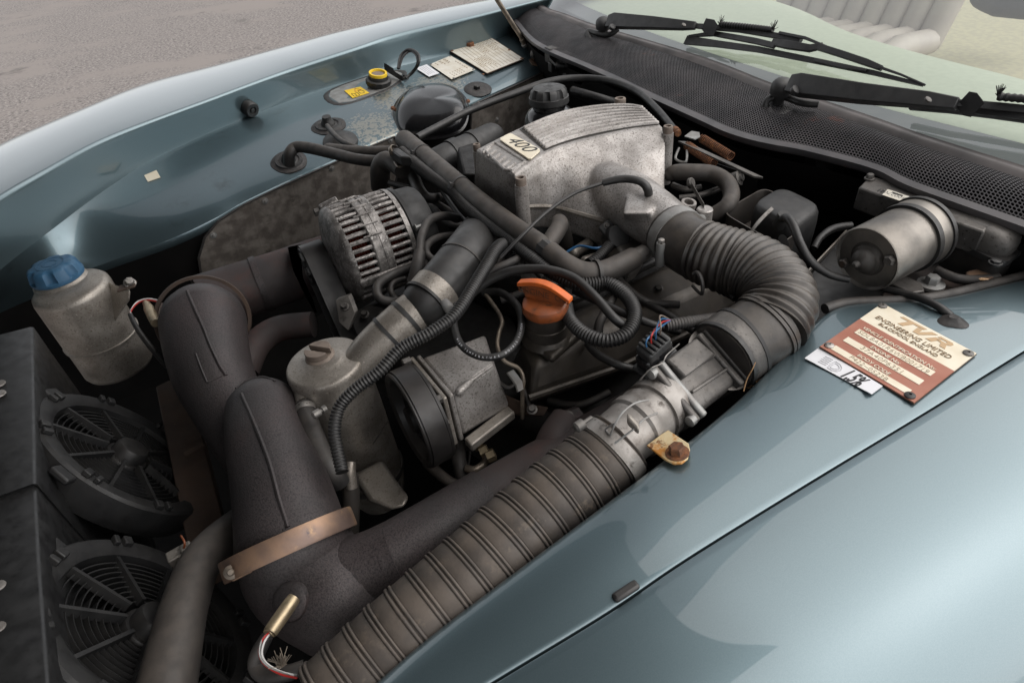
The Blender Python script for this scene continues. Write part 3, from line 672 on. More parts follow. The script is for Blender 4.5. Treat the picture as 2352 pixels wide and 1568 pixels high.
# bonnet strut
st = thing('bonnet_strut', 'thin bonnet prop rod rising from a ball joint at the far corner', 'strut', P(1215, 130, .03))
a = W(1206, 122, .03)[0]; b = PD(1138, -6, (a-EYE).dot(cF)*.93); c2 = b+(b-a)*1.2
mb = MB(); mb.tube([(a, px(a, 7)), (a.lerp(b, .12), px(a, 7)), (a.lerp(b, .13), px(a, 5)), (b, px(a, 5)), (c2, px(a, 5))], 14); mb.build('rod', m_strut, st)
o = W(1212, 134, .016)[0]; mb = MB(); mb.lathe(o-V((0, .02, 0)), V((.3, -1, .1)), [(0, .008), (.004, .014), (.012, .0165), (.022, .015), (.03, .008)], 20); mb.build('ball_socket', m_candark, st)
mb = MB(); mb.lathe(a, (b-a), [(-.004, .013), (.004, .0145), (.006, .012)], 20); mb.build('collar', m_steel, st)
pl = [W(u, v, .001)[0] for u, v in ((1215, 140), (1240, 128), (1258, 142), (1236, 154), (1222, 150))]; mb = MB(); mb.prism(pl, V((0, 0, .004))); mb.build('bracket', m_copper, st)
mb = MB(); mb.bolt(*W(1243, 135, .004), .009, .009, 1.3); mb.build('bolt', m_candark, st)

# ------------------------------------------------------------------ near ledge: plates, clip
def ledge_q(pts, lift): 
    um = sum(p[0] for p in pts)/4; vm = sum(p[1] for p in pts)/4; c, n = W(um, vm, lift, 'd'); return [PP(u, v, c, n) for u, v in pts], n
vp = [(2026, 698), (2242, 813), (2099, 926), (1883, 797)]
w4, n = ledge_q(vp, .0016)
vin = thing('identification_plate', 'cream and faded red identification plate riveted to the near ledge', 'plate', w4[0])
def sub_quad(w4, a, b, c, d): # fractions left,top,right,bottom
    f = lambda x, y: w4[0].lerp(w4[1], x).lerp(w4[3].lerp(w4[2], x), y); return [f(a, b), f(c, b), f(c, d), f(a, d)]
def flat(name, q, th, mt, par, lift=0):
    mb = MB(); mb.prism([p+n*lift for p in q], n*th); return mb.build(name, mt, par)
flat('backing', [p+(p-sum(w4, V())/4)*.012 for p in w4], .001, m_chassis, vin, -.0010)
flat('cream_field', sub_quad(w4, 0, 0, 1, .375), .0014, m_ivory, vin)
flat('red_field', sub_quad(w4, 0, .375, 1, 1), .0014, m_vinred, vin)
ex = w4[1]-w4[0]; ey = w4[3]-w4[0]; W_ = ex.length; H_ = ey.length
def vt(fx, fy, s_, body_, mt, wid, bold=0):
    o = w4[0].lerp(w4[1], fx).lerp(w4[3].lerp(w4[2], fx), fy)
    q = text('lettering', body_, o+n*.0016, ex, n, s_*H_, mt, vin, 'CENTER', 0, bold)
    k = wid*W_/max(v.co.x for v in q.data.vertices)/2
    for v in q.data.vertices: v.co.x *= k
def whitebar(a, b, c, d): flat('blank_strip', sub_quad(w4, a, b, c, d), .0003, m_ivory, vin, .0016)
vt(.488, .262, .080, 'ENGINEERING LIMITED', m_ink, .79); vt(.486, .328, .058, 'BLACKPOOL ENGLAND', m_ink, .62)
vt(.496, .498, .058, 'VEHICLE IDENTIFICATION No:', m_ivory, .77)
whitebar(.095, .515, .905, .598); vt(.49, .585, .074, 'SDLBA01R6WB001719', m_ink, .74, -.0003)
vt(.482, .676, .058, 'ENGINE No:', m_ivory, .31); whitebar(.095, .692, .905, .775); vt(.499, .762, .074, '37A40P6351', m_ink, .42, -.0003)
vt(.489, .868, .058, 'BODY CODE', m_ivory, .34); whitebar(.095, .882, .905, .958); vt(.487, .948, .07, 'P422~0523B', m_ink, .40, -.0003)
# swept monogram at the top
def gl_(fx, fy): return w4[0].lerp(w4[1], fx).lerp(w4[3].lerp(w4[2], fx), fy)+n*.0016
def mono(polys):
    mb = MB()
    for pl in polys: mb.prism([gl_(a, .035+(b-.06)*1.02) for a, b in pl], n*.0003)
    mb.build('monogram', m_inktan, vin, smooth=False)
mono([[(.27, .06), (.53, .06), (.51, .09), (.40, .09), (.345, .19), (.29, .19), (.345, .09), (.25, .09)],
      [(.455, .10), (.505, .10), (.50, .155), (.58, .06), (.64, .06), (.52, .19), (.455, .19)],
      [(.67, .06), (.79, .06), (.81, .08), (.80, .11), (.77, .13), (.79, .19), (.735, .19), (.715, .135), (.665, .135), (.68, .11), (.75, .11), (.755, .088), (.655, .088)],
      [(.645, .10), (.70, .10), (.65, .19), (.59, .19)]])
for fx, fy, mt in ((.03, .04, m_candark), (.955, .06, m_candark), (.055, .93, m_steel), (.93, .955, m_rubc)):
    mb = MB(); mb.lathe(gl_(fx, fy), n, [(0, .0062), (.0012, .006), (.0024, .0035), (.0026, .0018), (.001, .0012)], 18); mb.build('rivet', mt, vin)
w4, n = ledge_q([(1881, 799), (2027, 887), (2002, 906), (1848, 823)], .0012)
stk = thing('headlamp_sticker', 'white headlamp aim sticker reading 1,5% below the identification plate', 'sticker', w4[0])
ex = w4[1]-w4[0]; ey = w4[3]-w4[0]
flat('vinyl', w4, .0008, m_white, stk)
cu_ = [w4[2]+(w4[1]-w4[2])*.02, w4[2]+(w4[3]-w4[2])*.13, w4[2]-(w4[1]-w4[2])*.12+(w4[3]-w4[2])*.04+n*.003]
mb = MB(); mb.prism(cu_, n*.0006); mb.build('curled_corner', m_white, stk)
o = w4[0].lerp(w4[1], .52).lerp(w4[3].lerp(w4[2], .52), .93)
text('lettering', '1,5%', o+n*.0008, ex, n, ey.length*.98, m_black, stk, 'LEFT', .12, .0006, .46)
def sq(x, y): return (x, y)
strokes('lamp_symbol', m_greyink, stk, w4[0]+n*-.0004, ex, ey, n, [[(.33, .22), (.32, .5), (.33, .78), (.40, .78), (.46, .66), (.48, .5), (.46, .34), (.40, .22), (.33, .22)], [(.35, .32), (.345, .5), (.35, .68), (.40, .66), (.44, .56), (.45, .5), (.44, .42), (.40, .33), (.35, .32)]]+[[(.17, f), (.29, f-.06)] for f in (.28, .40, .52, .64, .76)], .0006)
# rusty bracket tab over the ledge
tb = thing('bracket_tab', 'rust stained bracket tab with an orange rusted bolt on the near ledge', 'bracket', W(1540, 1040, 0, 'd')[0])
c, n = W(1600, 1045, .005, 'd')
pl = [PP(u, v, c, n) for u, v in ((1486, 1026), (1519, 1001), (1535, 991), (1582, 1022), (1585, 1036), (1580, 1056), (1566, 1067), (1548, 1068), (1530, 1060))]
mb = MB(); mb.prism(pl, n*.003); mb.build('tab', m_rusttab, tb, bevel=.0008)
o = PP(1556, 1040, c+n*.003, n)
mb = MB(); mb.lathe(o, n, [(0, .0135), (.0015, .0135), (.002, .012)], 24); mb.build('washer', m_rust, tb)
mb = MB(); mb.lathe(o+n*.0015, n, [(0, .0095), (.008, .0095), (.0095, .008)], 6); mb.build('bolt', m_rust, tb)
# mesh straw debris
sd_ = MB()
for k in range(16):
    a = W(1722+random.uniform(-14, 6), 880+random.uniform(-10, 16), .003, 'd')[0]; b = a+V((random.uniform(-.012, .012), random.uniform(-.004, .015), random.uniform(.002, .022)))
    sd_.tube([(a, .0006), ((a+b)/2+V((random.uniform(-.004, .004), 0, .003)), .0006), (b, .0004)], 5)
for pts in ([(1708, 898, .008, 1.5), (1716, 870, .022, 1.4), (1728, 848, .035, 1.3), (1735, 832, .04, 1)],):
    sd_.tube(path(pts), 5)
o = sd_.build('straw', m_straw); o['kind'] = 'stuff'

# ------------------------------------------------------------------ plenum chamber
ple = thing('plenum_chamber', 'cast aluminium plenum chamber with ribbed top and 400 badge', 'plenum', P(1330, 430, .03))
HT = .125
far_t = [(1094, 342), (1184, 297), (1284, 256), (1367, 241), (1437, 239), (1472, 246)]
near_t = [(1180, 402), (1251, 352), (1317, 328), (1401, 308), (1465, 296), (1523, 289)]
near_b = [(1197, 474, .055), (1268, 474, .035), (1335, 492, .03), (1420, 517, .022), (1486, 490, .04), (1528, 436, .052)]
secs = []
for i in range(6):
    ft = P(*far_t[i], HT); nt_ = P(*near_t[i], HT); nb_ = P(*near_b[i][:2], near_b[i][2])
    fb = ft+V((0, .03, -.11)); nm = nt_.lerp(nb_, .35)+V((0, -.006, .004)); nb2 = V((nb_.x, nb_.y+.01, nb_.z-.05))
    secs.append([fb, ft+V((0, .004, -.012)), ft, nt_, nt_.lerp(nm, .2), nm, nb_, nb2])
cols = [[V(q) for q in cr([tuple(s_[k]) for s_ in secs], 6)] for k in range(8)]
rws = [list(r) for r in zip(*cols)]
mb = MB(); mb.rings(rws, True, True, True); mb.tube(path([(1385, 420, .055, 50), (1440, 458, .052, 66), (1490, 492, .05, 65), (1525, 518, .048, 63), (1560, 548, .046, 61)]), 40)
mb.add([P(1455, 478, .03), P(1500, 440, .05), P(1540, 470, .05), P(1500, 530, .02), P(1440, 530, .0)]+[P(u, v, .09) for u, v in ((1440, 440), (1490, 420), (1520, 450), (1490, 490), (1430, 490))], [(0, 1, 2, 3, 4), (9, 8, 7, 6, 5), (0, 5, 6, 1), (1, 6, 7, 2), (2, 7, 8, 3), (3, 8, 9, 4), (4, 9, 5, 0)])
o = mb.build('casing', m_alu, ple, ang=0)
q = o.modifiers.new('remesh', 'REMESH'); q.mode = 'VOXEL'; q.voxel_size = .0032; q.use_smooth_shade = True
q = o.modifiers.new('smooth', 'SMOOTH'); q.iterations = 7; q.factor = .5
# flange along the bottom
fb_ = [P(u, v, h-.002) for u, v, h in near_b[:4]]
mb = MB(); mb.tube([(V(q), .006) for q in cr([tuple(p) for p in fb_], 6)], 8); mb.build('base_flange', m_aludirt, ple)
def topq(sv, f, lift=0.0):
    """point on the top: sv 0-1 front to rear, f 0 far - 1 near"""
    n_ = len(rws)-1; x = min(max(sv*n_, 0), n_-1e-6); i = int(x); k = x-i
    a = rws[i][2].lerp(rws[i+1][2], k); b = rws[i][3].lerp(rws[i+1][3], k); return a.lerp(b, f)+V((0, 0, lift))
for j in range(8):
    f = .12+.76*j/7; mb = MB(); s0 = .23
    d = [(topq(s0+(.955-s0)*i/24, f, .0014), .0052) for i in range(25)]
    mb.tube(d, 8, rnd=True, ov=1.0); mb.build('rib', m_alu, ple)
mb = MB(); mb.rings([[topq(.21+.76*i/20, f, .0006) for f in (.06, .35, .65, .95)] for i in range(21)], close=False); mb.build('dark_recess', m_aludark, ple)  # darker sheet laid between the ribs
bq = [P(1146, 322, HT+.001), P(1172, 308, HT+.001), P(1243, 347, HT+.001), P(1217, 370, HT+.001)]
mb = MB(); pq = [bq[0].lerp(bq[1], .12), bq[0].lerp(bq[1], .88), bq[1].lerp(bq[2], .05), bq[1].lerp(bq[2], .95), bq[2].lerp(bq[3], .12), bq[2].lerp(bq[3], .88), bq[3].lerp(bq[0], .05), bq[3].lerp(bq[0], .95)]
mb.prism(pq, UP*.003); bd = mb.build('badge', m_ivory, ple, bevel=.0006)
ex = bq[2]-bq[1]; ey = bq[1]-bq[0]
text('numerals', '400', bq[0]+ex*.5+ey*.14+UP*.003, ex, UP, ey.length*1.08, m_black, bd, 'CENTER', .22, -.0003, 1.4)
# short slots at the front
mb = MB(); fq = [P(u, v, HT) for u, v in ((1112, 345), (1136, 328), (1206, 372), (1174, 392), (1160, 390))]
for a, b in zip(fq, fq[1:]+fq[:1]): mb.tube([(a, .003), (b, .003)], 8)
mb.build('slot_border', m_alu, ple)
for k in range(7):
    a = P(1126+11.2*k, 340+7.2*k, HT); b = a+(P(1118, 346, HT)-P(1134, 335, HT))*1.0
    mb = MB(); mb.tube([(a, .0032), (b, .0032)], 8, rnd=True); mb.build('rib', m_alu, ple)
o = P(1379, 322, HT-.012); n = V((.05, -.55, .8)).normalized(); nn = frame(n)
mb = MB(); mb.lathe(o, n, [(-.02, .0125), (.006, .0125), (.007, .011), (.005, .009), (.005, 0)], 24, mod=lambda a, z: 1+.2*abs(math.cos(a+.6))); mb.build('oval_hole_disc', m_candark, ple)  # dark disc standing for the shade inside an oval hole
def boss(u, v, h, r, dn, socket=True):
    o = P(u, v, h); rr = px(o, r)
    mb = MB(); mb.lathe(o, UP, [(-dn, rr*1.15), (-.012, rr*1.05), (0, rr)], 20); q = mb.build('bolt_boss', m_alu, ple)
    mb = MB(); mb.lathe(o, UP, [(0, rr*.86), (.011, rr*.86), (.013, rr*.8), (.013, rr*.5), (.006, rr*.46), (.006, 0)], 20); mb.build('bolt', m_plug, q)
boss(1197, 424, HT-.012, 15, .075); boss(1534, 305, HT-.006, 13, .10); boss(1096, 346, HT-.012, 10, .05); boss(1424, 240, HT-.004, 15, .06)
# throttle sensor and bright casting below the elbow
mb = MB(); pl = [P(u, v, .005) for u, v in ((1378, 515), (1430, 517), (1475, 545), (1480, 605), (1455, 618), (1420, 570))]; mb.prism(pl, V((0, .02, -.04))); mb.build('throttle_casting', m_aluclean, ple, bevel=.004)
ts = thing('throttle_sensor', 'black round throttle sensor on a two bolt tab under the elbow', 'sensor', P(1412, 540, .015))
n = V((-.25, -.75, .6)).normalized(); o = P(1416, 545, .01)
mb = MB(); mb.lathe(o, n, [(-.02, .021), (.012, .021), (.014, .019), (.014, 0)], 24); mb.build('sensor_body', m_blk, ts)
x, y, z = frame(n); mb = MB(); mb.box(o-n*.004, (x*.8+y*.4).normalized()*.034, (y*.8-x*.4).normalized()*.014, n*.003); mb.build('tab', m_blk, ts, bevel=.004)
mb = MB(); mb.bolt(o-n*.001-(x*.8+y*.4).normalized()*-.027, n, .004, .004, 1.4); mb.build('bolt', m_candark, ts)

# ------------------------------------------------------------------ convoluted intake hose
conv = thing('convoluted_hose', 'black convoluted intake hose bending from the plenum down to the meter', 'hose', P(1740, 650, 0))
c1 = path([(1540, 532, .047, 65), (1580, 562, .046, 67), (1612, 578, .045, 70)])
mb = MB(); mb.tube(c1, 32); mb.build('cuff', m_conv, conv)
c2 = path([(1608, 576, .045, 69), (1655, 594, .045, 73), (1705, 610, .045, 77), (1750, 632, .045, 79), (1780, 665, .04, 80), (1788, 705, .032, 82), (1765, 748, .02, 84)])
mb = MB(); mb.tube(corr(c2, .0108, .042, .8), 36); mb.build('bellows', m_conv, conv, ang=80)
c3 = path([(1772, 738, .022, 82), (1735, 768, .012, 84), (1690, 796, .004, 84), (1655, 822, .0, 84)])
mb = MB(); mb.tube(c3, 36); mb.build('cuff', m_conv, conv)
for a in (.05, .12, .86):
    band(c3, a, a+.05, .0028).build('cuff_ridge', m_conv, conv)
clp = thing('hose_clip', 'worm drive hose clip holding the intake hose on the plenum elbow', 'hose clip', P(1545, 540, .04))
band(c1, .08, .34, .002).build('strap', m_grey, clp)
o = P(1517, 578, .045); d = (c1[6][0]-c1[0][0]).normalized(); t_ = V((0, -.3, -1)).normalized()
mb = MB(); mb.lathe(o+UP*.012, -UP, [(-.004, .007), (.0, .0075), (.036, .0075), (.038, .006)], 16); mb.build('screw_housing', m_grey, clp)
mb = MB(); mb.lathe(o+UP*.016, UP, [(0, .0055), (.006, .0055), (.007, .004)], 6); mb.build('screw', m_steel, clp)
for k in range(7):
    q, r = at(c1, alen(c1)[-1]*.21); 
    # slots cut in the strap
mtie = tie('cable tie with grey tail wrapped over the convoluted bend', c2, .52, .005, m_rubc, 2.0)

# ------------------------------------------------------------------ airflow meter
afm = thing('airflow_meter', 'grubby square flanged airflow meter with a black plug', 'airflow meter', P(1560, 890, -.02))
C1 = P(1520, 928, -.02); C2 = P(1632, 842, -.02); z = (C2-C1).normalized()
yv = (EYE-C1); yv = (yv-z*yv.dot(z)).normalized(); xv = z.cross(yv)
if (ray(1560, 1000)-ray(1500, 900)).dot(xv) < 0: xv = -xv
sz = px(C1, 76)
L1 = (C2-C1).length
mb = MB(); mb.box(C1.lerp(C2, .5), z*L1*.5, xv*sz*.88, yv*sz*.80); mb.build('meter_body', m_candark, afm, bevel=.012, seg=3)
for t_, w_ in ((0, .006), (.13, .006), (.90, .006), (1.03, .005)):
    mb = MB(); mb.box(C1.lerp(C2, t_), z*w_*.8, xv*sz, yv*sz*.92); mb.build('flange_plate', m_candark if t_ not in (.13,) else m_grey, afm, bevel=.003)
for t_ in (-.05, 1.09):
    for a, b in ((-.86, .78), (.86, .78), (.86, -.3)):
        mb = MB(); mb.lathe(C1.lerp(C2, t_)+xv*sz*a+yv*sz*b, z*(-1 if t_ < .5 else 1), [(-.004, .007), (.004, .007), (.005, .004)], 12); mb.build('screw', m_grey, afm)
for a in (-.3, .25):
    mb = MB(); mb.bar(C1.lerp(C2, .2)+xv*sz*a+yv*sz*.8, C1.lerp(C2, .88)+xv*sz*(a+.1)+yv*sz*.8, xv*.002, yv*.005); mb.build('rib', m_candark, afm, bevel=.001)
mb = MB(); mb.bar(C1.lerp(C2, .5)-xv*sz*.95+yv*sz*.75, C1.lerp(C2, .5)-xv*sz*.2+yv*sz*.92, z*L1*.3, yv*.008); mb.build('plug_mount', m_candark, afm, bevel=.003)
# the neck and its clamps towards the bellows
nk = wpath([(*C2.lerp(C1, .05), sz*.96), (*C2.lerp(c3[-1][0], .5), sz*1.0), (*c3[-1][0], c3[-1][1]*.99)])
mb = MB(); mb.tube(nk, 36); mb.build('neck', m_aluclean, afm)
kc = thing('hose_clip', 'wide dull band clip where the convoluted hose meets the meter', 'hose clip', c3[-1][0])
band(c3, .62, .92, .003).build('strap', m_candark, kc); band(c3, .93, .99, .004).build('edge_band', m_rubc, kc)
band(c3, .54, .61, .004).build('edge_band', m_rubc, kc)
# plug on the meter
pg = thing('meter_plug', 'black multi pin plug with blue and red wires on the airflow meter', 'connector', P(1500, 800, .04))
o = P(1503, 815, .035); zz = z; u1 = (P(1500, 775, .075)-P(1503, 815, .035)).normalized()
xx = (P(1540, 790, .04)-P(1470, 838, .04)); xx = (xx-u1*xx.dot(u1)); hl = xx.length/2; xx.normalize(); yy = u1.cross(xx)
mb = MB(); mb.box(o-u1*.012, xx*hl*1.05, yy*.014, u1*.003); mb.build('mount_tab', m_blk, pg, bevel=.003)
mb = MB(); mb.box(o+u1*.003, xx*hl*.85, yy*.011, u1*.013); mb.build('lower_shell', m_gloss, pg, bevel=.003)
mb = MB(); mb.box(o+u1*.022, xx*hl*.72, yy*.013, u1*.010); mb.build('upper_shell', m_blk, pg, bevel=.004)
for k in (-2, -1, 0, 1, 2):
    mb = MB(); mb.box(o+u1*.033+xx*hl*.13*k*1.8, xx*hl*.07, yy*.012, u1*.003); mb.build('ridge', m_blk, pg, bevel=.001)
for k, mt_ in enumerate((m_bluew, m_red, m_bluew, m_plug)):
    q = o+u1*.033+xx*(-.012+.008*k); e_ = P(1540, 735, .045)
    mb = MB(); mb.tube(wpath([(*q, .0011), (*(q+u1*.018+xx*.002), .0011), (*(q.lerp(e_, .5)+u1*.02+yy*.004*(k-1)), .0011), (*e_, .0011)]), 7); mb.build('wire', mt_, pg)
mb = MB(); mb.tube(path([(1470, 872, .03, 1.6), (1495, 846, .045, 1.6), (1520, 834, .045, 1.6), (1532, 815, .05, 1.6), (1560, 790, .04, 1.6)]), 6); mb.build('spring_clip', m_steel, pg)
conduit('loom_conduit', 'grey ribbed cable conduit running behind the meter plug', [(1530, 748, .03, 14), (1580, 740, .03, 14), (1640, 733, .02, 15), (1700, 722, .0, 15), (1740, 710, -.03, 15)], mt=m_rub, pitch=.004, amp=.04)

# ------------------------------------------------------------------ ribbed intake hose along the near side
col_ = path([(1530, 918, -.02, 68), (1490, 952, -.02, 72), (1465, 975, -.02, 70), (1440, 994, -.02, 78), (1410, 1020, -.022, 76)])
cl = thing('meter_collar', 'pale stepped alloy collar on the front end of the airflow meter', 'collar', col_[0][0])
LL = alen(col_)[-1]; qs = []
for t_, k in ((0, 1.0), (.28, 1.0), (.29, .90), (.36, .90), (.37, 1.0), (.55, 1.0), (.56, 1.05), (.66, 1.05), (.67, .96), (1, .96)):
    p_, r_ = at(col_, LL*t_); qs.append((p_, px(p_, 73)*k))
mb = MB(); mb.tube(qs, 36); mb.build('collar_body', m_aluclean, cl)
wc = thing('wire_clip', 'bent wire spring clip over the pale alloy collar', 'clip', P(1450, 960, .03))
for pts in ([(1402, 1000, .02), (1412, 975, .035), (1432, 945, .042), (1460, 925, .042), (1490, 918, .036)], [(1433, 1002, .028), (1455, 985, .036), (1480, 962, .04), (1510, 948, .036)], [(1400, 998, .02), (1392, 985, .022), (1412, 972, .036)], [(1412, 1018, .02), (1433, 1002, .028)]):
    mb = MB(); mb.tube(path([(*p, 2.4) for p in pts]), 8); mb.build('wire', m_grey, wc)
mb = MB(); a = P(1440, 960, .04); mb.bar(a, P(1468, 985, .036), V((.004, .004, 0)), V((0, 0, .006))); mb.build('catch', m_aludirt, wc, bevel=.003)
ribp = [(1425, 1012, -.02, 80), (1374, 1062, -.032, 86), (1251, 1169, -.05, 95), (1104, 1310, -.068, 106), (982, 1422, -.08, 112), (893, 1508, -.09, 118), (722, 1680, -.105, 128)]
ri = path(ribp); Lr = alen(ri)[-1]
pr = [(0, 1), (.50, 1.0), (.54, .985), (.56, 1.03), (.61, 1.036), (.66, 1.03), (.68, .98), (.73, .98), (.75, 1.03), (.80, 1.036), (.85, 1.03), (.88, .985), (.92, 1)]
dd = []; pt_ = .0262; nn_ = int(Lr/pt_)
for k in range(nn_+1):
    for ph, ml in pr:
        s_ = (k+ph)*pt_-.02
        if 0 < s_ < Lr:
            p_, r_ = at(ri, s_); dd.append((p_, r_*ml))
tag(MB().tube(dd, 48).build('ribbed_hose', m_intake, ang=70), 'long muddy ribbed intake hose along the near wing edge', 'hose')
hc = thing('hose_clip', 'bright steel band clip on the upper end of the ribbed hose', 'hose clip', ri[2][0])
band(ri, .012, .055, .0035).build('strap', m_aluclean, hc)
o = P(1338, 972, .035); mb = MB(); mb.lathe(o, (P(1400, 930, .035)-o), [(-.012, .004), (-.010, .0065), (0, .0065), (.001, .0025), (.014, .0025)], 12); mb.build('screw', m_candark, hc)

# ------------------------------------------------------------------ alternator
A = P(777, 590, -.03); B = P(917, 541, -.03); AX = (B-A).normalized(); La = (B-A).length; Ra = px(A, 116)
alt = thing('alternator', 'corroded alloy alternator with slotted housing and copper windings', 'alternator', A+AX*La*.5-UP*Ra)
fx, fy, fz = frame(AX)
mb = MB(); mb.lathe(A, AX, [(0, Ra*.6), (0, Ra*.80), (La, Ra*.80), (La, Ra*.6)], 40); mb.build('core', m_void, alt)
mb = MB(); mb.lathe(A, AX, [(La*.37, Ra*.86), (La*.37, Ra*.975), (La*.39, Ra), (La*.49, Ra), (La*.495, Ra*.985), (La*.505, Ra*.985), (La*.51, Ra), (La*.61, Ra), (La*.63, Ra*.975), (La*.63, Ra*.86)], 64); mb.build('stator_ring', m_altn, alt)
mb = MB(); mb.lathe(A, AX, [(-.012, Ra*.55), (-.004, Ra*.86), (0, Ra*.93), (.004, Ra*.97), (La*.08, Ra*.985), (La*.08, Ra*.80)], 48); mb.build('front_housing', m_altn, alt)
mb = MB(); mb.lathe(A, AX, [(La*.93, Ra*.8), (La*.93, Ra*.985), (La, Ra*.97), (La*1.02, Ra*.9)], 48); mb.build('rear_housing', m_altn, alt)
for e0, e1, nm in ((.06, .40, 'front'), (.62, .95, 'rear')):
    mb = MB()
    for k in range(40):
        a = 2*math.pi*k/40; rd_ = fx*math.cos(a)+fy*math.sin(a); tg = AX.cross(rd_)
        d = [(A+AX*La*(e0+(e1-e0)*j/6)+rd_*Ra*(.93+.012*math.sin(math.pi*j/6)), .0042) for j in range(7)]
        mb.tube(d, 6, hint=rd_)
    o = mb.build('fin_cage', m_altn, alt); o['kind'] = 'stuff'
    mb = MB(); zc = La*(e0+e1)/2
    for q in range(6):
        mb.lathe(A, AX, [(zc-La*.12+La*.04*q, Ra*.80), (zc-La*.10+La*.04*q, Ra*.845), (zc-La*.08+La*.04*q, Ra*.80)], 60, mod=lambda a, z_: 1+.012*math.sin(36*a), cap=False)
    o = mb.build('winding', m_cu, alt)
# fixed plates between some slots, cast lugs
for a in (100, 128, -60, 205):
    aa = R(a); rd_ = fx*math.cos(aa)+fy*math.sin(aa); tg = AX.cross(rd_)
    mb = MB(); mb.box(A+AX*La*.5+rd_*Ra*.985, AX*La*.47, tg*Ra*.10, rd_*Ra*.05); mb.build('cast_lug', m_altn, alt, bevel=.004)
for k in range(9):
    aa = R(-52+13*k) ; rd_ = fx*math.cos(aa)+fy*math.sin(aa); tg = AX.cross(rd_)
    mb = MB(); mb.tube([(A+AX*La*.3+rd_*Ra*1.0, .0022), (A+AX*La*.56+rd_*Ra*1.0, .0022)], 6, rnd=True); mb.build('ridge', m_altn, alt)
mb = MB(); mb.lathe(A, AX, [(La*1.0, Ra*.9), (La*1.03, Ra*.96), (La*1.09, Ra*.96), (La*1.10, Ra*.90), (La*1.36, Ra*.88), (La*1.42, Ra*.84), (La*1.44, Ra*.7), (La*1.44, 0)], 48); mb.build('rear_cover', m_fan, alt)
for a in (60, 165):
    aa = R(a); rd_ = fx*math.cos(aa)+fy*math.sin(aa)
    mb = MB(); mb.bolt(A+AX*La*1.06+rd_*Ra*1.0, AX, .0045, .012, 1.6); mb.build('bolt', m_grey, alt)
q = P(735, 485, -.0); mb = MB(); mb.bar(q, P(775, 465, .01), V((0, .006, .004)), V((0, -.006, .012))); mb.build('mount_ear', m_altn, alt, bevel=.003)
mb = MB(); mb.lathe(q-AX*.012, AX, [(0, .009), (.014, .009)], 6); mb.build('mount_bolt', m_candark, alt)

# ------------------------------------------------------------------ drive belt on its upper pulley
T0 = P(703, 612, -.055); rp = px(T0, 44); wb = px(T0, 50)
bl = thing('drive_belt', 'ribbed drive belt wrapped over the tensioner pulley in front of the alternator', 'belt', T0)
x, y, z = frame(AX)
dn = (P(790, 800, -.2)-T0); dn = (dn-AX*dn.dot(AX)); Ld = dn.length; dn.normalize(); sd_v = AX.cross(dn)
loop = []
for k in range(17):
    a = math.pi*k/16; loop.append((T0 + sd_v*math.cos(a)*rp - dn*math.sin(a)*rp, sd_v*math.cos(a)-dn*math.sin(a)))
B0 = T0+dn*Ld
for k in range(17):
    a = math.pi*k/16; loop.append((B0 - sd_v*math.cos(a)*rp*1.2 + dn*math.sin(a)*rp*1.2, -sd_v*math.cos(a)+dn*math.sin(a)))
mb = MB(); rr_ = [[p, p+AX*wb, p+AX*wb+nv*.0045, p+nv*.0045] for p, nv in loop]; rr_.append(rr_[0])
mb.rings(rr_, True, False, False); mb.build('belt', m_belt, bl)
mb = MB(); mb.lathe(T0, AX, [(.004, rp*.75), (-.001, rp*.78), (-.002, rp*.96), (.0, rp), (wb, rp), (wb, rp*.6)], 32, cap=False); mb.lathe(T0, AX, [(.012, rp*.76), (.008, rp*.5), (.004, rp*.3), (0, rp*.28), (0, 0)], 32); mb.build('pulley', m_rubc, bl)
for k in range(3):
    a = 2*math.pi*k/3+.4; mb = MB(); rd_ = sd_v*math.cos(a)+dn*math.sin(a); mb.bar(T0+rd_*rp*.3, T0+rd_*rp*.75, AX*.003, AX.cross(rd_)*.004); mb.build('spoke', m_grey, bl)
tn = thing('tensioner_bracket', 'black pressed tensioner bracket in front of the drive belt', 'bracket', P(670, 600, -.05))
pl = [P(u, v, -.05) for u, v in ((660, 568), (690, 562), (700, 570), (684, 580), (690, 640), (712, 690), (722, 720), (700, 680), (672, 620))]; mb = MB(); mb.prism(pl, AX*.006); mb.build('plate', m_rubc, tn, bevel=.001)

# ------------------------------------------------------------------ pump pulley and its housing
C = P(934, 968, -.10); Rp = px(C, 118); wp = px(C, 62)
pu = thing('pump_pulley', 'large black grooved pulley in front of the alloy pump', 'pulley', C-UP*Rp)
gro = [(wp*.12, Rp*.985), (wp*.88, Rp*.985)]
mb = MB(); mb.lathe(C, AX, [(.018, Rp*.3), (.018, Rp*.78), (.004, Rp*.86), (0, Rp*.97), (.002, Rp), (wp*.1, Rp)]+gro+[(wp*.90, Rp), (wp, Rp), (wp, Rp*.8)], 72); mb.build('wheel', m_belt, pu)
mb = MB(); mb.lathe(C, AX, [(wp*.14, Rp*.98), (wp*.14, Rp*1.025), (wp*.86, Rp*1.025), (wp*.86, Rp*.98)], 72, cap=False); mb.build('belt', m_belt, pu)
mb = MB(); mb.lathe(C, AX, [(.018, Rp*.8), (.018, Rp*.3), (.004, Rp*.26), (.002, Rp*.1), (.002, 0)], 40); mb.build('hub', m_block, pu)
for k in range(6):
    a = 2*math.pi*k/6; x, y, z = frame(AX); mb = MB(); mb.lathe(C+AX*.018+(x*math.cos(a)+y*math.sin(a))*Rp*.5, -AX, [(0, .006), (.006, .006)], 6); mb.build('bolt', m_block, pu)
pb = thing('pump', 'square sided cast alloy pump body behind the large black pulley', 'pump', P(1070, 960, -.12))
fa = P(968, 820, -.045); fb2 = P(1040, 905, -.05); fc = P(1063, 1002, -.125); fd = fa+V((0, .0, -.10))
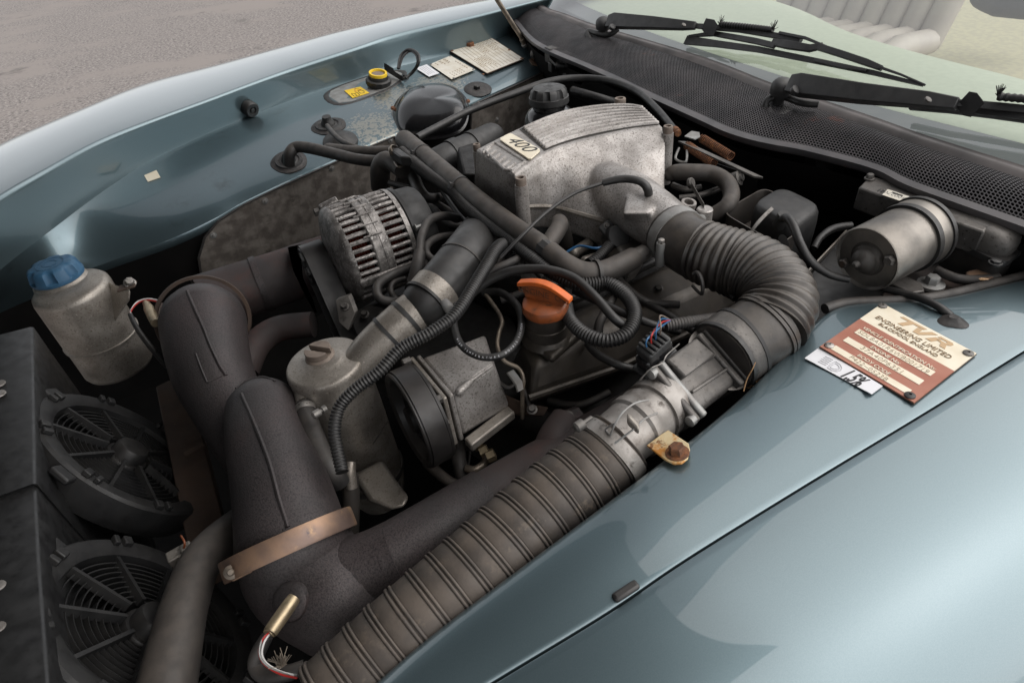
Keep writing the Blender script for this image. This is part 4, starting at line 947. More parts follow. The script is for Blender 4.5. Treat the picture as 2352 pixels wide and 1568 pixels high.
ra = P(1114, 766, -.045); rb2 = P(1136, 836, -.05); rc2 = P(1172, 935, -.125); rd2 = ra+V((0, 0, -.10))
mb = MB(); mb.rings([[fa, fb2, fc, fd], [ra, rb2, rc2, rd2]], True, True, True); mb.build('casing', m_alu, pb, bevel=.006, seg=3)
mb = MB(); mb.tube([(fb2+AX*.01+V((0, -.002, .001)), .007), (fb2.lerp(rb2, .32)+V((0, -.002, .001)), .006), (fb2.lerp(rb2, .5), .003), (fb2.lerp(rb2, .95), .002)], 10, rnd=True); mb.build('cast_boss', m_alu, pb)
cq = (fa+fb2+fc+fd)/4
for q, t_, mt_ in ((1.07, .0, m_alu), (1.10, -.011, m_aludirt)):
    mb = MB(); mb.prism([cq+(p-cq)*q+AX*t_ for p in (fa, fb2, fc, fd)], AX*-.007); mb.build('flange', mt_, pb, bevel=.002)
for p in (fa.lerp(fb2, .02), fb2.lerp(fa, .03), fc, fb2.lerp(fc, .5)):
    mb = MB(); mb.lathe(cq+(p-cq)*1.06-AX*.018, -AX, [(0, .007), (.012, .007), (.014, .005)], 6); mb.build('bolt', m_candark, pb)
hs_ = P(1090, 1000, -.15)
mb = MB(); mb.bar(P(1075, 1022, -.13), P(1175, 945, -.13), V((0, .01, 0)), V((0, 0, .008))); mb.build('mount_rail', m_aludirt, pb, bevel=.003)
fit = thing('pipe_union', 'wet brass pipe unions and black pipe under the pump', 'pipe union', P(1110, 1040, -.2))
mb = MB(); mb.tube(path([(1050, 1020, -.19, 20), (1055, 1060, -.2, 17), (1062, 1100, -.22, 15), (1080, 1140, -.25, 14)]), 14); mb.build('hose_end', m_rub, fit)
mb = MB(); mb.tube(path([(1070, 1075, -.2, 9), (1090, 1078, -.2, 9), (1110, 1065, -.2, 9), (1118, 1045, -.19, 9), (1108, 1030, -.19, 9)]), 12); mb.build('bent_pipe', m_strut, fit)
for u, v in ((1112, 1035), (1128, 1045), (1098, 1020)):
    mb = MB(); mb.lathe(P(u, v, -.185), V((.8, -.3, .2)), [(-.007, .010), (.006, .010), (.007, .007)], 6); mb.build('nut', m_brass, fit)

def drop(A, u, v):
    """the point below A that is seen at (u, v)"""
    return min((P(u, v, -.03-.004*k) for k in range(1, 90)), key=lambda b: (b-A).xy.length)
# ------------------------------------------------------------------ engine block masses under everything
eb = thing('engine_block', 'oily dark engine block deep under the plenum chamber', 'engine', V((.65, .85, DZ-.4)))
mb = MB(); mb.box(V((.66, .86, DZ-.30)), V((.30, .06, 0)), V((-.06, .30, 0)), V((0, 0, .12))); mb.build('block', m_block, eb, bevel=.03)
mb = MB(); mb.prism([P(u, v, -.06) for u, v in ((1080, 470), (1290, 470), (1500, 560), (1560, 640), (1330, 700), (1150, 640), (1020, 560))], V((0, 0, -.1))); mb.build('intake_manifold', m_block, eb, bevel=.02)
mb = MB(); mb.prism([P(u, v, -.14) for u, v in ((820, 700), (1000, 640), (1180, 720), (1230, 900), (1000, 900), (860, 780))], V((0, 0, -.1))); mb.build('timing_cover', m_block, eb, bevel=.02)
for i, pts in enumerate(([(1320, 580, -.03), (1350, 560, -.03)], [(1345, 600, -.035), (1395, 585, -.035)], [(1310, 610, -.035), (1340, 630, -.035)])):
    mb = MB(); mb.tube(path([(*p, 13) for p in pts]), 12, rnd=True); mb.build('runner_bolt', m_aludirt, eb)
# rocker cover
rk = thing('rocker_cover', 'oily grey rocker cover with the oil filler neck', 'rocker cover', P(1400, 800, -.08))
S3 = [((1198, 782, -.045), (1232, 838, -.05), (1213, 912, -.10)), ((1330, 706, -.045), (1400, 752, -.05), (1420, 842, -.10)), ((1600, 570, -.045), (1655, 640, -.05), (1730, 690, -.10))]
rws = []
for a, b, c in S3:
    a, b, c = P(*a), P(*b), P(*c); rws.append([a+V((0, .04, -.07)), a, b, c, c+V((0, .01, -.03))])
mb = MB(); mb.rings(rws, True, True, True); mb.build('cover', m_rocker, rk, bevel=.012, seg=3)
mb = MB(); mb.tube([(r[3]+V((0, -.002, 0)), .006) for r in [rws[0], rws[1], rws[2]]], 8); mb.build('flange', m_rocker, rk)
mb = MB(); q = [P(u, v, -.035) for u, v in ((1213, 783), (1268, 822), (1346, 752), (1296, 716))]; mb.prism(q, V((0, 0, -.015))); mb.build('filler_plinth', m_rocker, rk, bevel=.006, seg=3)
o = P(1256, 770, -.035); r = px(o, 47)
mb = MB(); mb.lathe(o, UP, [(-.005, r*1.25), (.003, r*1.12), (.006, r*1.03), (.02, r*1.0), (.021, r*1.03), (.024, r*1.03), (.025, r*.98), (.048, r*.97), (.049, r*.9)], 36); mb.build('filler_neck', m_rocker, rk)
oc = thing('oil_filler_cap', 'bright orange oil filler cap with a raised grip', 'filler cap', o+UP*.045)
o2 = o+UP*.047; r = px(o2, 53)
mb = MB(); mb.lathe(o2, UP, [(0, r*.93), (.006, r), (.012, r), (.016, r*.96), (.019, r*.8), (.020, 0)], 36, mod=lambda a, z_: 1+.025*(math.sin(7*a) > .2)); mb.build('disc', m_orangedirt, oc, ang=30)
gl0 = P(1209, 664, .045); gr0_ = P(1296, 687, .045); gd = (gr0_-gl0); gd.z = 0; gw = gd.length; gd.normalize(); gn = V((gd.y, -gd.x, 0))
c_ = o2+UP*.018
prof = [(-.50, .008), (-.64, .030), (-.30, .039), (0, .041), (.30, .037), (.64, .024), (.46, .006)]
mb = MB(); mb.prism([c_+gd*gw*a+UP*(b-.008)-gn*.004 for a, b in prof], gn*.008); mb.build('grip', m_orangedirt, oc, bevel=.002)
mb = MB(); 
q = cr([(-.68, .032), (-.30, .0395), (0, .0415), (.30, .0375), (.69, .025)], 6)
mb.rings([[c_+gd*gw*a+UP*(b-.008)-gn*.0065, c_+gd*gw*a+UP*(b-.0145)-gn*.0065, c_+gd*gw*a+UP*(b-.0145)+gn*.0065, c_+gd*gw*a+UP*(b-.008)+gn*.0065] for a, b in q], True); mb.build('grip_rim', m_orange, oc, bevel=.001)
fo = gn if gn.dot(EYE-c_) > 0 else -gn
text('lettering', 'ENGINE  OIL', c_+UP*.009+fo*.0042, gd, fo, .0150, m_ordark, oc, 'CENTER')

# ------------------------------------------------------------------ coated exhaust crossover
ex_ = thing('exhaust_crossover', 'brown grey coated exhaust crossover of large welded pipes', 'exhaust', P(620, 950, -.15))
def exh(name, ctrl, mt=m_exh, n=40, rnd=False):
    mb = MB(); mb.tube(path(ctrl), n, True, rnd); return mb.build(name, mt, ex_)
e1 = exh('far_pipe', [(470, 700, -.12, 70), (540, 672, -.12, 64), (640, 640, -.12, 62), (730, 610, -.12, 62), (800, 590, -.12, 62)], m_exhred)
band(path([(470, 700, -.12, 70), (540, 672, -.12, 64), (640, 640, -.12, 62), (730, 610, -.12, 62), (800, 590, -.12, 62)]), .36, .40, .003).build('weld', m_exh, ex_)
e2 = exh('elbow', [(468, 742, -.075, 92), (474, 790, -.082, 90), (492, 862, -.098, 86), (535, 950, -.125, 78), (590, 1040, -.15, 74), (650, 1120, -.18, 70)], rnd=True)
e3 = exh('elbow', [(606, 950, -.085, 84), (614, 1010, -.088, 90), (634, 1080, -.098, 100), (655, 1160, -.11, 112), (674, 1250, -.125, 126)], rnd=True)
e4 = exh('collector', [(674, 1256, -.14, 122), (690, 1295, -.155, 130), (722, 1335, -.165, 130), (770, 1375, -.17, 122)], rnd=True)
e5 = exh('near_pipe', [(725, 1350, -.165, 100), (800, 1330, -.16, 96), (860, 1305, -.155, 88), (915, 1278, -.15, 86)])
e6 = exh('near_pipe', [(870, 1300, -.15, 80), (900, 1284, -.15, 83), (1010, 1218, -.15, 80), (1120, 1150, -.15, 76)])
e7 = exh('near_pipe', [(1100, 1160, -.15, 68), (1230, 1085, -.15, 66), (1350, 1020, -.15, 64), (1500, 930, -.16, 60)], m_exhred)
exh('riser', [(1250, 1075, -.15, 40), (1275, 1010, -.13, 42), (1300, 960, -.12, 34)], m_exhred)
bpy.context.view_layer.update()
for k, e_ in (('e2', e2), ('e3', e3), ('e4', e4)): BV[k] = bvh(e_)
def weld(pts, k, r_=.0028, mt=m_exh):
    mb = MB(); mb.tube([(V(q), r_) for q in cr([tuple(W(u, v, .0005, k)[0]) for u, v in pts], 5)], 7); mb.build('weld_seam', mt, ex_)
weld([(430, 668), (448, 710), (466, 750), (486, 800), (506, 842)], 'e2'); weld([(506, 842), (519, 862)], 'e2')
weld([(555, 905), (590, 985), (620, 1065), (640, 1140), (662, 1210)], 'e3')
weld([(450, 812), (462, 845), (476, 878)], 'e2', .0016); weld([(476, 878), (496, 870), (512, 862)], 'e2', .0016)
weld([(528, 880), (555, 862), (600, 850), (640, 858)], 'e3', .002)
# ring clamp on the far joint
rg = thing('ring_clamp', 'thin rusty ring clamp round the far exhaust joint', 'clamp', P(464, 720, -.08))
n = (P(474, 790, -.082)-P(464, 742, -.075)); n = V((-.12, -.85, .45)).normalized(); o = P(468, 734, -.095); r = px(o, 100)
mb = MB(); mb.lathe(o, n, [(-.006, r*.93), (-.007, r), (.0, r*1.02), (.007, r), (.006, r*.93)], 56, cap=False); mb.build('band', m_chassis, rg)
mb = MB(); mb.tube(path([(357, 746, -.06, 8), (372, 700, -.08, 5)]), 12); mb.build('clasp', m_chassis, rg)
# copper coloured band on the near joint
cbn = thing('band_clamp', 'copper tinted band clamp with a slotted end bolt on the near exhaust joint', 'clamp', P(665, 1245, -.12))
n = (P(678, 1300, -.128)-P(655, 1180, -.115)).normalized(); o = P(667, 1248, -.124); r = px(o, 150)
# tilt the band so it reads straight across
u_ = (P(805, 1192, -.115)-P(522, 1318, -.115)).normalized(); vw = (EYE-o).normalized(); n = u_.cross(vw).normalized(); n = (n+vw*.03).normalized()
wv = px(o, 23)
mb = MB(); mb.lathe(o, n, [(-wv, r*.97), (-wv, r), (-wv*.8, r*1.01), (wv*.8, r*1.01), (wv, r), (wv, r*.97)], 64, cap=False); mb.build('band', m_copper, cbn)
mb = MB(); mb.bar(P(575, 1290, -.085), P(526, 1314, -.085), n*wv*.9, vw*.002); mb.build('end_lug', m_copper, cbn, bevel=.004)
mb = MB(); mb.lathe(P(531, 1313, -.082), vw, [(-.004, .0085), (.003, .0085), (.004, .006), (.004, .0045), (.012, .004), (.013, .003)], 18); mb.build('bolt', m_strut, cbn)
# oxygen sensors
def wires(nm, par, pts, cols_, spread=4, r_=2.4):
    for k, mt_ in enumerate(cols_):
        d = path([(u+spread*math.sin(k*2+i), v+spread*math.cos(k*2.3+i*.8), h, r_) for i, (u, v, h) in enumerate(pts)])
        MB().tube(d, 7).build('wire', mt_, par)
os_ = thing('oxygen_sensor', 'brass oxygen sensor with white and red wires in the near exhaust pipe', 'sensor', P(640, 1420, -.08))
mb = MB(); mb.tube(path([(676, 1372, -.075, 15), (662, 1392, -.075, 17), (624, 1446, -.075, 17), (620, 1452, -.075, 13)]), 22); mb.build('sensor_body', m_brass, os_)
mb = MB(); q = W(668, 1380, 0, 'e4'); mb.lathe(q[0], q[1], [(-.01, px(q[0], 50)), (.004, px(q[0], 42)), (.008, px(q[0], 30))], 24); mb.build('boss', m_exh, os_)
wires('w', os_, [(620, 1450, -.075), (604, 1470, -.07), (598, 1500, -.075), (612, 1525, -.085), (645, 1544, -.09), (680, 1552, -.09)], [m_wht, m_red, m_grey])
hose('sensor_loom', 'dark cable sleeve looping from the near oxygen sensor', 'cable', [(614, 1460, -.1, 14), (592, 1500, -.11, 17), (588, 1530, -.12, 18), (610, 1550, -.12, 18), (660, 1545, -.11, 18), (700, 1530, -.11, 16)], m_rub)
mb = MB(); o = P(650, 1530, -.06)
for k in range(26):
    b = o+V((random.uniform(-.012, .012), random.uniform(-.004, .012), random.uniform(.006, .02))); mb.tube([(o+V((random.uniform(-.004, .004), 0, 0)), .0006), (b, .0004)], 4)
q = mb.build('frayed_fibres', m_strut); q['kind'] = 'stuff'
o2s = thing('oxygen_sensor', 'steel oxygen sensor with red and white wires beside the coolant tank', 'sensor', P(345, 720, -.06))
mb = MB(); mb.tube(path([(336, 696, -.055, 8), (341, 706, -.055, 9), (342, 708, -.055, 11), (352, 730, -.055, 11), (358, 742, -.055, 10)]), 18); mb.build('sensor_body', m_brass, o2s)
wires('w', o2s, [(364, 692, -.055), (340, 688, -.05), (318, 694, -.05), (304, 710, -.05), (300, 724, -.05)], [m_red, m_wht], 2, 1.8)
hose('sensor_cable', 'dark sheathed sensor cable running down beside the coolant tank', 'cable', [(299, 722, -.05, 5), (316, 756, -.06, 6), (345, 795, -.08, 7), (388, 842, -.11, 8)], m_rubc)

# ------------------------------------------------------------------ coolant tank
A = P(158, 655, -.03); B = drop(A, 278, 840); ax = (A-B).normalized(); r = px(A, 82); Lc = (A-B).length
ct = thing('coolant_tank', 'round aluminium coolant header tank with a blue cap', 'tank', B)
mb = MB(); mb.lathe(B, ax, [(0, r*.85), (.004, r*.94), (.012, r*.985), (Lc*.40, r*.985), (Lc*.405, r*1.0), (Lc-.016, r), (Lc-.007, r*.975), (Lc-.002, r*.91), (Lc, r*.84), (Lc+.001, 0)], 56); mb.build('tank_body', m_aludirt, ct)
mb = MB(); mb.lathe(B, ax, [(Lc*.385, r*.97), (Lc*.39, r*1.025), (Lc*.41, r*1.03), (Lc*.42, r*.98)], 56, cap=False); mb.build('seam_bead', m_aludirt, ct)
o = P(138, 642, -.028); rc_ = px(o, 52)
mb = MB(); mb.lathe(o-ax*.008, ax, [(0, rc_*1.12), (.006, rc_*1.10), (.009, rc_*1.0), (.014, rc_*.95)], 36); mb.build('filler_neck', m_aludirt, ct)
def lobes(k, dp): return lambda a, z_: 1-dp*max(0, math.cos(k*a))**.6*(z_ > .014)
mb = MB(); mb.lathe(o, ax, [(.004, rc_*.98), (.006, rc_*1.05), (.012, rc_*1.07), (.0141, rc_*1.05), (.030, rc_*.97), (.034, rc_*.9), (.036, rc_*.8), (.0365, rc_*.35)], 84, mod=lobes(7, .13)); q = mb.build('cap', m_blue, ct)
strokes('moulded_mark', m_blue, q, o+ax*.0355, frame(ax)[0]*rc_, frame(ax)[1]*rc_, ax, [[(.55*math.cos(k*.5236), .55*math.sin(k*.5236)) for k in range(13)], [(.3*math.cos(k*.785), .3*math.sin(k*.785)) for k in range(9)]], .002)
mb = MB(); pl = [P(u, v, -.045) for u, v in ((232, 640), (262, 658), (300, 668), (310, 655), (290, 650), (252, 640))]
mb.prism([P(222, 640, -.045), P(262, 658, -.045), P(300, 670, -.045), P(298, 690, -.06), P(250, 760, -.13)], ax*.006); mb.build('gusset', m_aludirt, ct, bevel=.001)
mb = MB(); mb.bar(P(272, 664, -.04), P(312, 652, -.04), V((.004, .010, 0)), V((0, 0, .002))); mb.build('bracket', m_chassis, ct, bevel=.001)
mb = MB(); mb.bolt(P(298, 650, -.036), V((.2, -.6, .8)).normalized(), .0085, .009, 1.3); mb.build('bolt', m_steel, ct)

# ------------------------------------------------------------------ radiator cowl and fans
NF = V((math.sin(R(59)), .0, math.cos(R(59)))); E1 = V((0, 1, 0)); E2 = V((-math.cos(R(59)), 0, math.sin(R(59))))
HUB1 = P(302, 1035, -.16); HUB2 = P(358, 1425, -.16)
rad = thing('radiator_cowl', 'rain spotted black radiator cowl along the front of the bay', 'cowl', P(60, 1100, -.1))
k0 = [(56, 610), (74, 752), (77, 930), (80, 1108)]; k1 = [(80, 1112), (90, 1300), (110, 1568), (128, 1720)]
for nm, kk, dh in (('upper_panel', k0, 0), ('lower_panel', k1, -.006)):
    ed = [P(u, v, -.025+dh) for u, v in kk]
    if nm == 'upper_panel': ed[0] = ed[1]+(ed[1]-ed[2])*.02
    mb = MB(); mb.rings([[p+V((-.35, 0, .03)), p+V((-.05, 0, .006)), p+V((-.003, 0, 0)), p+V((.001, 0, -.003)), p+V((.0, 0, -.06)), p+V((0, 0, -.42))] for p in ed], close=False); mb.build('cowl_panel', m_rad, rad, ang=60)
for u, v in ((0, 880), (0, 1345), (-2, 1440), (0, 1355)):
    pass
for u, v in ((-3, 882), (-2, 905), (-2, 1345), (-2, 1440)):
    o = P(u, v, -.018); mb = MB(); mb.lathe(o, V((.1, 0, 1)), [(0, px(o, 14)), (.002, px(o, 13)), (.003, px(o, 5))], 18); mb.build('rivet', m_aluclean, rad)
def make_fan(c, lab):
    t = thing('cooling_fan', lab, 'fan', c, 'electric cooling fans on the radiator')
    RF = .146
    def q(a, r_, z_=0): return c+(E1*math.cos(a)+E2*math.sin(a))*r_+NF*z_
    mb = MB(); mb.lathe(c, NF, [(-.05, RF*1.0), (-.03, RF*1.03), (-.004, RF*1.02), (0, RF*.99), (.001, RF*.90), (-.004, RF*.82), (-.03, RF*.80)], 72, hint=E1, cap=False); mb.build('shroud', m_fan, t)
    ns = 10
    for k in range(ns):
        a = 2*math.pi*k/ns+.2; tg = -E1*math.sin(a)+E2*math.cos(a)
        mb = MB(); mb.bar(q(a, RF*.25, -.006), q(a, RF*.84, -.012), tg*.0026, NF*.006); mb.build('spoke', m_fan, t)
    for j in range(9):
        rr = RF*(.29+.06*j)
        mb = MB(); mb.lathe(c, NF, [(-.026+.0005*j, rr), (-.010, rr*.985), (-.0095, rr*.985+.0016), (-.026, rr+.0016)], 64, hint=E1, cap=False); mb.build('guard_ring', m_fan, t)
    mb = MB(); mb.lathe(c, NF, [(-.05, RF*.25), (-.016, RF*.24), (-.010, RF*.22), (-.010, RF*.19), (.004, RF*.18), (.009, RF*.16), (.011, RF*.1), (.011, 0)], 40, hint=E1); mb.build('motor_hub', m_rubc, t)
    for k in range(8):
        a = 2*math.pi*k/8+.1; tg = -E1*math.sin(a)+E2*math.cos(a); rd_ = E1*math.cos(a)+E2*math.sin(a)
        mb = MB(); mb.box(q(a, RF*.95, .004), tg*.006, rd_*RF*.05, NF*.004); mb.box(q(a+.12, RF*.95, .004), tg*.004, rd_*RF*.05, NF*.004); mb.build('clip_lug', m_fan, t, bevel=.0015)
    for k in range(4):
        a = math.pi/2*k+.75; rd_ = E1*math.cos(a)+E2*math.sin(a); tg = NF.cross(rd_)
        mb = MB(); mb.box(q(a, RF*1.03, -.01), tg*.016, rd_*.016, NF*.005); mb.build('mount_lug', m_fan, t, bevel=.003)
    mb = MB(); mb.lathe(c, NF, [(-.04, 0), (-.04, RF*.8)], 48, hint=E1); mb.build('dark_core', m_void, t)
    return t
f1 = make_fan(HUB1, 'farther dusty black cooling fan under the coolant tank')
f2 = dup(f1, HUB2-HUB1); f2['label'] = 'nearer dusty black cooling fan at the bottom left corner'
# chassis rail, lower hoses
ch = thing('chassis_rail', 'flat rusty chassis rail standing between the fans and exhaust', 'chassis rail', P(440, 1100, -.3))
a0, a1 = P(398, 880, -.20), P(500, 1330, -.26); dv = (a1-a0).normalized(); sv = V((1, 0, .05)).normalized()
mb = MB(); mb.bar(a0, a1, sv*px(a0, 34), dv.cross(sv)*.012); mb.build('rail', m_chassis, ch, bevel=.003)
mb = MB(); mb.bar(P(425, 1045, -.215), P(470, 1020, -.215), dv*.004, UP*.01); mb.build('gusset', m_chassis, ch)
hose('radiator_hose', 'thick grey lower radiator hose descending at the bottom left', 'hose', [(590, 1180, -.18, 40), (520, 1230, -.15, 43), (462, 1290, -.13, 46), (424, 1390, -.12, 52), (398, 1500, -.12, 60), (370, 1640, -.13, 70)], m_rub2, 28)
hose('coolant_pipe', 'rust brown coolant pipe curving behind the exhaust elbows', 'pipe', [(560, 850, -.17, 34), (590, 790, -.15, 32), (640, 755, -.14, 30), (720, 745, -.14, 30)], m_exhred, 20)
wp_ = thing('wire_plug', 'little pale plug with an orange wire low beside the near fan', 'connector', P(415, 1270, -.15))
mb = MB(); o = P(418, 1282, -.15); mb.box(o, V((.014, 0, 0)), V((0, .009, 0)), V((0, 0, .016))); mb.box(o+V((.012, -.004, .014)), V((.007, 0, 0)), V((0, .006, 0)), V((0, 0, .009))); mb.build('plug_body', m_aludirt, wp_, bevel=.002)
mb = MB(); mb.tube(path([(422, 1262, -.13, 2.5), (424, 1245, -.12, 2.5), (416, 1230, -.12, 2.5)]), 6); mb.build('wire', m_orangedirt, wp_)

# ------------------------------------------------------------------ swirl pot
A = P(745, 828, -.035); B = drop(A, 856, 1092); ax = (A-B).normalized(); r = px(A, 91); Ls = (A-B).length
sp_ = thing('swirl_pot', 'aluminium swirl pot with a slotted brown plug and outlet pipe', 'tank', B)
mb = MB(); mb.lathe(B, ax, [(-.06, r*.70), (-.03, r*.86), (.0, r*.95), (Ls*.5, r*.99), (Ls-.010, r), (Ls-.004, r*.985), (Ls-.001, r*.95), (Ls, r*.90), (Ls+.001, r*.56), (Ls+.004, r*.46), (Ls+.005, r*.40), (Ls+.005, 0)], 56); mb.build('pot_body', m_aludirt, sp_)
o = A+ax*.003+(P(737, 818, -.03)-P(745, 824, -.03)); rr = px(o, 32)
mb = MB(); mb.lathe(o, ax, [(0, rr*1.08), (.003, rr*1.06), (.004, rr*.98), (.006, rr*.9)], 32)
x, y, z = frame(ax, V((.55, -.8, 0)))
for s_ in (-1, 1):
    pts = [o+ax*.012+(x*math.cos(a)+y*math.sin(a))*rr*.95 for a in [s_*(.25+(math.pi-.5)*k/10) for k in range(11)]]
    mb.prism([p-ax*.006 for p in pts], ax*.010)
mb.build('slotted_plug', m_plug, sp_, bevel=.001)
tb_ = path([(800, 890, -.09, 44), (850, 812, -.045, 48), (930, 735, -.012, 48), (990, 686, .002, 47)])
mb = MB(); mb.tube(tb_, 36); mb.build('outlet_pipe', m_aludirt, sp_)
sgp = path([(690, 868, -.06, 22), (692, 890, -.062, 19), (698, 925, -.068, 18)]); mb = MB(); mb.tube(sgp, 20); mb.build('spigot', m_aludirt, sp_)
sb = path([(843, 1062, -.18, 96), (852, 1085, -.2, 95)]); 
q = B+ax*.02; mb = MB(); mb.lathe(q, ax, [(-.006, r*.96), (-.006, r*1.01), (.006, r*1.01), (.006, r*.97)], 48, cap=False); mb.build('strap', m_candark, sp_)
d_ = (P(880, 985, -.12)-P(868, 1010, -.14)); mb = MB(); mb.bar(P(862, 1012, -.135), P(884, 975, -.11), V((.006, .004, 0)), V((0, -.006, .006))); mb.build('strap_clasp', m_candark, sp_, bevel=.002)
mb = MB(); mb.prism([P(u, v, -.2) for u, v in ((812, 1090), (880, 1055), (925, 1120), (942, 1140), (930, 1165), (900, 1170), (850, 1150))], V((0, .02, -.02))); mb.build('mount_foot', m_aludirt, sp_, bevel=.006)
th_ = hose('top_hose', 'fat black rubber top hose between the swirl pot and the engine', 'hose', [(978, 698, .0, 57), (1028, 645, .012, 60), (1075, 590, .018, 60), (1098, 560, .008, 59), (1112, 540, -.03, 56), (1118, 535, -.08, 54)], m_rubc, 36, rnd=True)
thp = path([(978, 698, .0, 57), (1028, 645, .012, 60), (1075, 590, .018, 60), (1098, 560, .008, 59)])
kc = thing('hose_clip', 'dirty worm drive clip on the lower end of the fat top hose', 'hose clip', thp[0][0])
band(thp, .03, .17, .0022).build('strap', m_aludirt, kc); band(thp, .0, .028, .004).build('rubber_lip', m_rubc, kc)
o = P(1030, 706, .028); mb = MB(); mb.lathe(o, (P(1040, 716, .03)-P(1020, 690, .03)).normalized(), [(-.016, .005), (-.014, .0075), (.004, .0085), (.006, .007), (.007, .004)], 18); mb.build('screw', m_grey, kc)
tie('upper cable tie on the swirl pot outlet pipe', tb_, .74, .007, m_blk, R(200), .006)
tie('lower cable tie on the swirl pot outlet pipe', tb_, .55, .006, m_blk, R(200), .005)
tie('cable tie round the middle of the fat top hose', thp, .52, .004, m_rub, R(190), .005)
vh = [(699, 928, -.068, 20), (706, 960, -.075, 22), (722, 1005, -.085, 24), (738, 1045, -.10, 26), (765, 1085, -.12, 26), (780, 1110, -.14, 24)]
hose('bleed_hose', 'black bleed hose hanging from the swirl pot spigot', 'hose', vh, m_rub, 22)
jc = thing('hose_clip', 'bright worm drive clip on the swirl pot spigot hose', 'hose clip', P(712, 935, -.06))
band(path(vh), .03, .10, .0018).build('strap', m_steel, jc)
o = P(735, 945, -.05); mb = MB(); mb.lathe(o, (P(742, 938, -.05)-P(722, 950, -.05)).normalized(), [(-.012, .004), (-.01, .006), (0, .006), (.001, .003), (.004, .003), (.004, .0055), (.010, .0055)], 10); mb.build('screw', m_steel, jc)
lh = hose('drain_hose', 'dark drain hose dropping behind the swirl pot foot', 'hose', [(800, 1075, -.14, 14), (806, 1110, -.16, 18), (806, 1160, -.19, 20), (805, 1220, -.23, 20)], m_rub2, 16)
hose('alloy_stub', 'short alloy stub pipe beside the swirl pot strap', 'pipe', [(806, 1060, -.13, 11), (804, 1085, -.14, 13), (808, 1120, -.16, 13)], m_aludirt, 16)

# ------------------------------------------------------------------ fluid reservoir behind the plenum
o = P(1262, 262, .055); r = px(o, 57)
rs = thing('fluid_reservoir', 'glossy black fluid reservoir with a ridged eight lobed cap', 'reservoir', o-UP*.12)
mb = MB(); mb.lathe(o, UP, [(-.12, r*.98), (-.05, r*1.06), (-.045, r*1.12), (-.038, r*1.12), (-.035, r*1.06), (-.02, r*1.05), (-.003, r*.98), (.010, r*.84), (.016, r*.66), (.03, r*.62), (.03, 0)], 48); mb.build('tank', m_gloss, rs)
o2 = P(1262, 218, .10); r2_ = px(o2, 45)
mb = MB(); mb.lathe(o+UP*.026, UP, [(0, r2_*1.0), (.003, r2_*1.04), (.016, r2_*1.02), (.017, r2_*.98), (.030, r2_*.92), (.034, r2_*.86), (.036, r2_*.78), (.036, 0)], 96, mod=lambda a, z_: 1-.17*(max(0, math.cos(8*a))**.5 if .016 < z_ < .0355 else 0), cap=True); q = mb.build('cap', m_blk, rs, ang=35)
strokes('cap_symbol', m_rubc, q, o+UP*.0605, V((r2_, 0, 0)), V((0, r2_, 0)), UP, [[(.3*math.cos(k*.5236), .3*math.sin(k*.5236)) for k in range(13)], [(-.14, -.1), (.14, -.1), (.14, .1), (-.14, .1), (-.14, -.1)]], .0016)
hose('steel_pipe', 'thin dark pipe with hex unions passing behind the reservoir', 'pipe', [(1315, 208, .06, 9), (1345, 216, .06, 9), (1380, 226, .055, 9), (1430, 240, .04, 9)], m_rubc)
nu = thing('pipe_union', 'grimy hex union beside the reservoir cap', 'pipe union', P(1328, 212, .06))
mb = MB(); n = (P(1345, 217, .06)-P(1318, 209, .06)).normalized(); 
mb.lathe(P(1322, 210, .06), n, [(0, .010), (.012, .010)], 6); mb.build('nut', m_candark, nu)
mb = MB(); mb.lathe(P(1335, 214, .06), n, [(0, .0085), (.014, .0085)], 6); mb.build('nut', m_candark, nu)
# relay cluster in the far corner
rl = thing('relay_block', 'dusty black relay and connector cluster at the far corner', 'connector', P(1285, 145, .03))
for u, v, h, a, b, c in ((1268, 126, .06, .016, .02, .022), (1296, 138, .05, .018, .022, .02), (1278, 152, .03, .022, .014, .014), (1306, 160, .03, .014, .014, .03)):
    mb = MB(); mb.box(P(u, v, h), V((a, -a*.3, 0)), V((b*.3, b, 0)), UP*c); mb.build('relay', m_rub, rl, bevel=.003)
mb = MB(); n = V((.75, -.6, -.1)); mb.lathe(P(1276, 152, .045), n, [(0, .010), (.04, .010), (.04, .007), (.03, .006)], 18); mb.build('pipe_stub', m_rubc, rl)
for a, b in (((1262, 118, .075), (1280, 122, .075)), ((1284, 128, .07), (1300, 134, .065)), ((1262, 136, .055), (1276, 150, .05))):
    mb = MB(); mb.bar(P(*a), P(*b), UP*.004, V((.003, .004, 0))); mb.build('clip', m_rubc, rl, bevel=.001)
mb = MB(); mb.prism([P(u, v, .03) for u, v in ((1315, 150), (1345, 172), (1334, 196), (1318, 190))], V((.003, .001, 0))); mb.build('bracket', m_candark, rl)

# ------------------------------------------------------------------ hoses across the engine
mh = [(930, 322, .055, 22), (965, 350, .058, 22), (1010, 388, .06, 23), (1100, 462, .062, 23), (1180, 522, .06, 24), (1238, 560, .056, 24)]
hose('coolant_hose', 'long dusty coolant hose running diagonally in front of the plenum', 'hose', mh, m_rub2, 24, rnd=True)
mp = path(mh)
hc2 = thing('hose_joint', 'black plastic joint in the long diagonal coolant hose', 'hose joint', P(1250, 570, .05))
mb = MB(); mb.tube(path([(1232, 556, .056, 19), (1252, 572, .054, 21), (1268, 584, .052, 19)]), 8); mb.build('sleeve', m_blk, hc2)
hose('coolant_hose', 'bent lower coolant hose ending under the throttle elbow', 'hose', [(1262, 578, .052, 25), (1298, 607, .045, 26), (1340, 626, .035, 26), (1385, 624, .028, 26), (1430, 606, .025, 26), (1456, 592, .025, 25)], m_rub2, 26)
